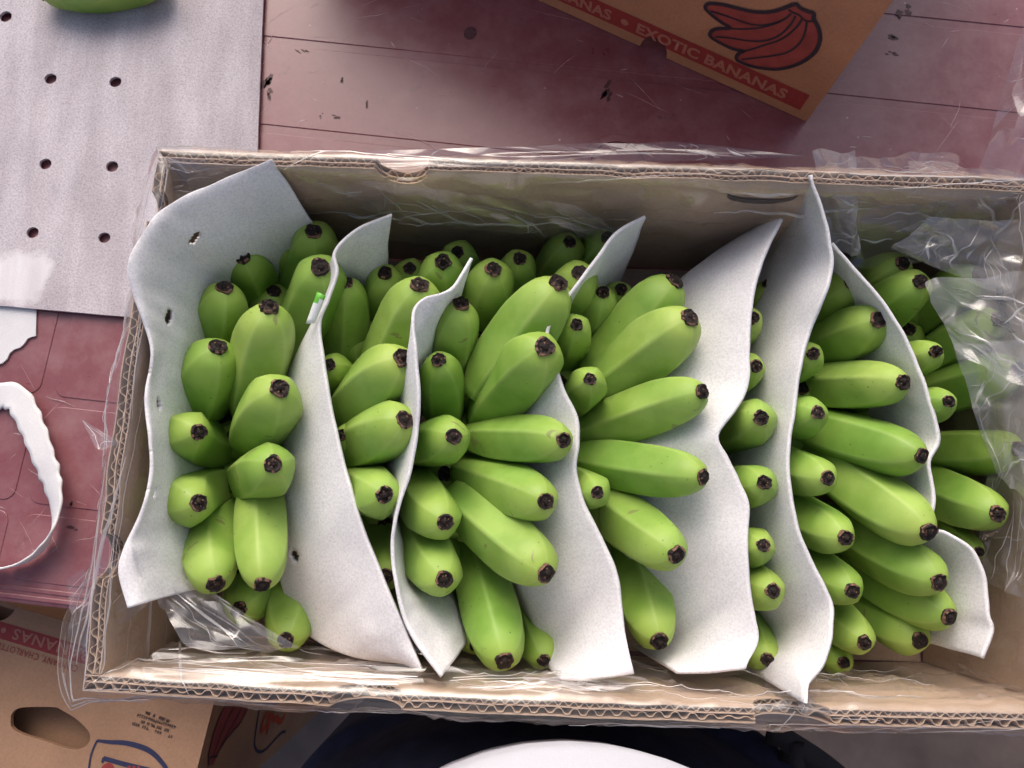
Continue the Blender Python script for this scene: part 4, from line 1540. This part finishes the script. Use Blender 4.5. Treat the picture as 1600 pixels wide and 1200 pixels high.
lv, lf = [], []
line_strip(lv, lf, [tuple(p[:2]) for p in smooth_path([(*fr3.px(*y3(*p)), 0) for p in [(180, 615), (330, 632), (500, 640), (640, 668), (780, 715), (890, 785), (980, 880), (1050, 980), (1080, 1100), (1085, 1300)]], 50)], lambda t: 0.0024 + 0.0022 * math.sin(math.pi * min(1, t * 1.1)), fr3, 0.0006)
line_strip(lv, lf, [tuple(p[:2]) for p in smooth_path([(*fr3.px(*y3(*p)), 0) for p in [(180, 612), (140, 690), (100, 800), (78, 940), (70, 1100), (90, 1300)]], 30)], 0.0017, fr3, 0.0006)
line_strip(lv, lf, [fr3.px(*y3(*p)) for p in [(255, 835), (500, 905), (840, 985)]], 0.0040, fr3, 0.0006)
line_strip(lv, lf, [fr3.px(*y3(*p)) for p in [(262, 825), (240, 890)]], 0.0022, fr3, 0.0007)
child(obj('logo_outline', lv, lf, M_NAVYINK), carton3)
pc3 = fr3.px(*y3(310, 985))
child(print_poly('logo_disc', [(pc3[0] + 0.0062 * math.cos(i * math.pi / 12), pc3[1] + 0.0062 * math.sin(i * math.pi / 12)) for i in range(24)], fr3, M_RED, None, 0.0007), carton3)
lv, lf = [], []
for xx in (580, 640, 700):
    line_strip(lv, lf, [fr3.px(*y3(xx, 930)), fr3.px(*y3(xx - 15, 1060))], 0.0028, fr3, 0.0008)
child(obj('logo_bars', lv, lf, M_RED), carton3)
# right hand face: banana drawing and part of the shield
fr4 = Frame(A_, (B2 - A_).normalized(), (0, 0, 1))
if fr4.n.dot(A_ - mid) < 0:
    fr4 = Frame(A_, (A_ - B2).normalized(), (0, 0, 1))


def z4(x, y):                                    # crop (300,1090), 220 px -> 1600
    return (300 + x * 220 / 1600, 1090 + y * 220 / 1600)


bd = [(325, 180), (380, 60), (660, 60), (590, 200), (540, 290), (460, 380), (380, 480), (310, 590), (270, 680), (240, 760), (185, 775), (178, 690), (200, 560), (240, 400), (280, 280)]
child(print_poly('banana_drawing', pxs(fr4, [z4(*p) for p in bd]), fr4, M_REDB, None), carton3)
lv, lf = [], []
SP = lambda L_, n=30: [tuple(p[:2]) for p in smooth_path([(*fr4.px(*z4(*p)), 0) for p in L_], n)]
for L_ in ([(380, 60), (325, 180), (280, 280), (240, 400), (200, 560), (178, 690), (185, 775)], [(660, 60), (590, 200), (540, 290), (460, 380), (380, 480), (310, 590), (270, 680)],
           [(460, 120), (400, 240), (330, 400), (270, 560), (230, 680)], [(560, 120), (480, 260), (390, 420), (310, 560)], [(190, 690), (230, 670), (275, 665)]):
    line_strip(lv, lf, SP(L_), 0.0018, fr4, 0.0007)
child(obj('drawing_outline', lv, lf, M_BLACKINK), carton3)
lv, lf = [], []
line_strip(lv, lf, SP([(765, 100), (740, 250), (718, 400), (705, 520), (725, 590), (770, 615), (830, 590), (900, 520), (960, 450), (1020, 395), (1060, 385)], 50), 0.0032, fr4, 0.0007)
child(obj('logo_outline', lv, lf, M_NAVYINK), carton3)
lv, lf = [], []
for L_ in ([(1050, 180), (1030, 250), (990, 270), (960, 230), (930, 250), (905, 220), (870, 200)], [(860, 180), (820, 220), (795, 290), (785, 370), (810, 360), (840, 320), (870, 260), (865, 330), (840, 420)]):
    line_strip(lv, lf, SP(L_), 0.0075, fr4, 0.0007)
child(obj('logo_script', lv, lf, m_simple('orange_red_ink', (0.42, 0.06, 0.025), 0.7, 0.2, 60, 0)), carton3)

# ------------------------------------------------------------------ the person standing at the table
def loft(sections, n=28):
    """closed tube through (centre, rx, ry, power) horizontal-ish sections"""
    vs, fs = [], []
    m = len(sections)
    for i, (c, rx, ry) in enumerate(sections):
        c = Vector(c)
        d = (Vector(sections[min(i + 1, m - 1)][0]) - Vector(sections[max(i - 1, 0)][0])).normalized()
        X = Vector((1, 0, 0)); X = (X - d * X.dot(d)).normalized() if abs(d.x) < 0.95 else Vector((0, 1, 0))
        Y = d.cross(X)
        for q in range(n):
            a = 2 * math.pi * q / n
            vs.append(c + X * rx * math.cos(a) + Y * ry * math.sin(a))
    for i in range(m - 1):
        for q in range(n):
            fs.append((i * n + q, i * n + (q + 1) % n, (i + 1) * n + (q + 1) % n, (i + 1) * n + q))
    fs += [tuple(range(n))[::-1], tuple((m - 1) * n + q for q in range(n))]
    return vs, fs


def fused(name, tubes, mt, voxel, parent, sm=6):
    vs, fs = [], []
    for tv, tf in tubes:
        b = len(vs)
        vs += tv
        fs += [tuple(q + b for q in f) for f in tf]
    o = obj(name, vs, fs, mt, None, True)
    r_ = o.modifiers.new('fuse', 'REMESH'); r_.mode = 'VOXEL'; r_.voxel_size = voxel; r_.use_smooth_shade = True
    s_ = o.modifiers.new('soften', 'SMOOTH'); s_.factor = 0.5; s_.iterations = sm
    return child(o, parent)


PX, PY = 0.03, -0.262
person = tag(empty('person', (PX, PY, ZF)), 'person in white shirt and navy trousers standing against the near table edge', 'person')
body = []
body.append(loft([((PX, PY, -0.10), .15, .095), ((PX, PY, 0.05), .135, .09), ((PX, PY, 0.25), .15, .10), ((PX, PY, 0.40), .16, .10), ((PX, PY, 0.47), .10, .07), ((PX, PY, 0.50), .055, .055), ((PX, PY + .01, 0.56), .052, .055)]))
body.append(loft([((PX, PY + .02, 0.545), .03, .04), ((PX, PY + .022, 0.57), .052, .07), ((PX, PY + .012, 0.62), .070, .088), ((PX, PY + .005, 0.68), .075, .096), ((PX, PY, 0.73), .066, .085), ((PX, PY, 0.765), .03, .04)]))
body.append(loft([((PX, PY + .095, 0.665), .008, .010), ((PX, PY + .115, 0.635), .014, .013), ((PX, PY + .09, 0.625), .012, .010)], 10))
for sx_ in (-1, 1):
    body.append(loft([((PX + sx_ * .074, PY, 0.625), .006, .012), ((PX + sx_ * .08, PY - .005, 0.655), .009, .022), ((PX + sx_ * .076, PY, 0.68), .006, .014)], 10))
    x = PX + sx_ * .185
    body.append(loft([((x - sx_ * .03, PY, 0.42), .05, .055), ((x + sx_ * .02, PY - .04, 0.33), .047, .05), ((x + sx_ * .045, PY - .08, 0.16), .040, .043), ((x + sx_ * .05, PY - .10, 0.04), .036, .038), ((x + sx_ * .055, PY - .11, -0.10), .026, .028), ((x + sx_ * .055, PY - .11, -0.13), .024, .03)]))
    hx, hy_ = x + sx_ * .055, PY - .11
    body.append(loft([((hx, hy_, -0.12), .017, .030), ((hx, hy_, -0.17), .018, .042), ((hx, hy_, -0.21), .014, .040)], 14))
    for k_, (dy, ln) in enumerate(((.033, .070), (.011, .080), (-.011, .074), (-.032, .058))):
        body.append(loft([((hx, hy_ + dy, -0.20), .010, .010), ((hx - sx_ * .006, hy_ + dy, -0.20 - ln * .5), .009, .009), ((hx - sx_ * .022, hy_ + dy, -0.20 - ln), .007, .007)], 8))
    body.append(loft([((hx, hy_ + .03, -0.14), .012, .012), ((hx - sx_ * .01, hy_ + .062, -0.175), .011, .011), ((hx - sx_ * .016, hy_ + .07, -0.205), .008, .008)], 8))
    lx = PX + sx_ * .13
    body.append(loft([((PX + sx_ * .08, PY, -0.06), .085, .09), ((lx - sx_ * .02, PY, -0.22), .085, .09), ((lx, PY + .005, -0.45), .06, .065), ((lx, PY - .01, -0.62), .052, .058), ((lx, PY - .01, -0.84), .035, .04), ((lx, PY + .0, -0.885), .04, .05)]))
fused('body', body, M_SKIN, 0.0055, person, 3)
shirt = [loft([((PX, PY, -0.11), .150, .112), ((PX, PY + .004, -0.04), .155, .128), ((PX + .002, PY + .012, 0.05), .155, .142), ((PX, PY + .006, 0.16), .158, .132), ((PX, PY, 0.30), .172, .115), ((PX, PY, 0.41), .175, .11), ((PX, PY, 0.475), .105, .078), ((PX, PY, 0.49), .065, .062)], 40)]
for sx_ in (-1, 1):
    x = PX + sx_ * .185
    shirt.append(loft([((x - sx_ * .05, PY, 0.42), .062, .068), ((x + sx_ * .01, PY - .03, 0.35), .062, .066), ((x + sx_ * .04, PY - .068, 0.20), .060, .062)]))
fused('shirt', shirt, M_SHIRT, 0.0045, person, 5)
tr_ = [loft([((PX - .005, PY, -0.05), .158, .116), ((PX - .008, PY, -0.12), .205, .128), ((PX - .008, PY - .004, -0.20), .232, .128), ((PX - .008, PY - .01, -0.28), .238, .118)], 40)]
for sx_ in (-1, 1):
    lx = PX + sx_ * .13
    tr_.append(loft([((lx - sx_ * .01, PY, -0.20), .108, .115), ((lx, PY, -0.40), .10, .105), ((lx, PY, -0.62), .085, .09), ((lx, PY - .005, -0.86), .075, .085)]))
fused('trousers', tr_, M_NAVY, 0.0055, person, 5)
for sx_ in (-1, 1):
    lx = PX + sx_ * .13
    fused('shoe', [loft([((lx, PY - .075, ZF + .035), .034, .034), ((lx, PY, ZF + .045), .042, .044), ((lx, PY + .09, ZF + .036), .044, .035), ((lx, PY + .16, ZF + .028), .035, .026)], 16)], M_BLACK, 0.005, person, 3)
fused('hair', [loft([((PX, PY - .02, 0.60), .070, .075), ((PX, PY - .022, 0.68), .080, .090), ((PX, PY - .008, 0.735), .074, .090), ((PX, PY - .004, 0.778), .038, .048)], 20)], M_HAIR, 0.005, person, 2)
# dark strap ends hanging loose at the hip
sv, sf = [], []
def strap(path, wd, z):
    P = smooth_path([U(x, y, z + dz_) for x, y, dz_ in path], 24)
    b = len(sv)
    for i, p in enumerate(P):
        d = (P[min(i + 1, 24)] - P[max(i - 1, 0)]).normalized()
        s_ = Vector((-d.y, d.x, 0.5)).normalized()
        w2 = wd * (0.6 + 0.5 * math.sin(math.pi * (0.15 + 0.8 * i / 24)))
        sv.append(p + s_ * w2); sv.append(p - s_ * w2)
    for i in range(24):
        a = b + 2 * i
        sf.append((a, a + 1, a + 3, a + 2))
strap([(1198, 1149, 0.03), (1222, 1154, 0.03), (1240, 1166, 0.02), (1268, 1185, 0.0), (1310, 1215, -0.02), (1350, 1245, -0.05)], 0.010, -0.20)
strap([(1240, 1164, 0.025), (1236, 1185, 0.01), (1240, 1215, -0.01), (1250, 1260, -0.03)], 0.010, -0.20)
so = obj('loose_strap', sv, sf, M_BLACK, None, True)
md = so.modifiers.new('thickness', 'SOLIDIFY'); md.thickness = 0.003
child(so, person)
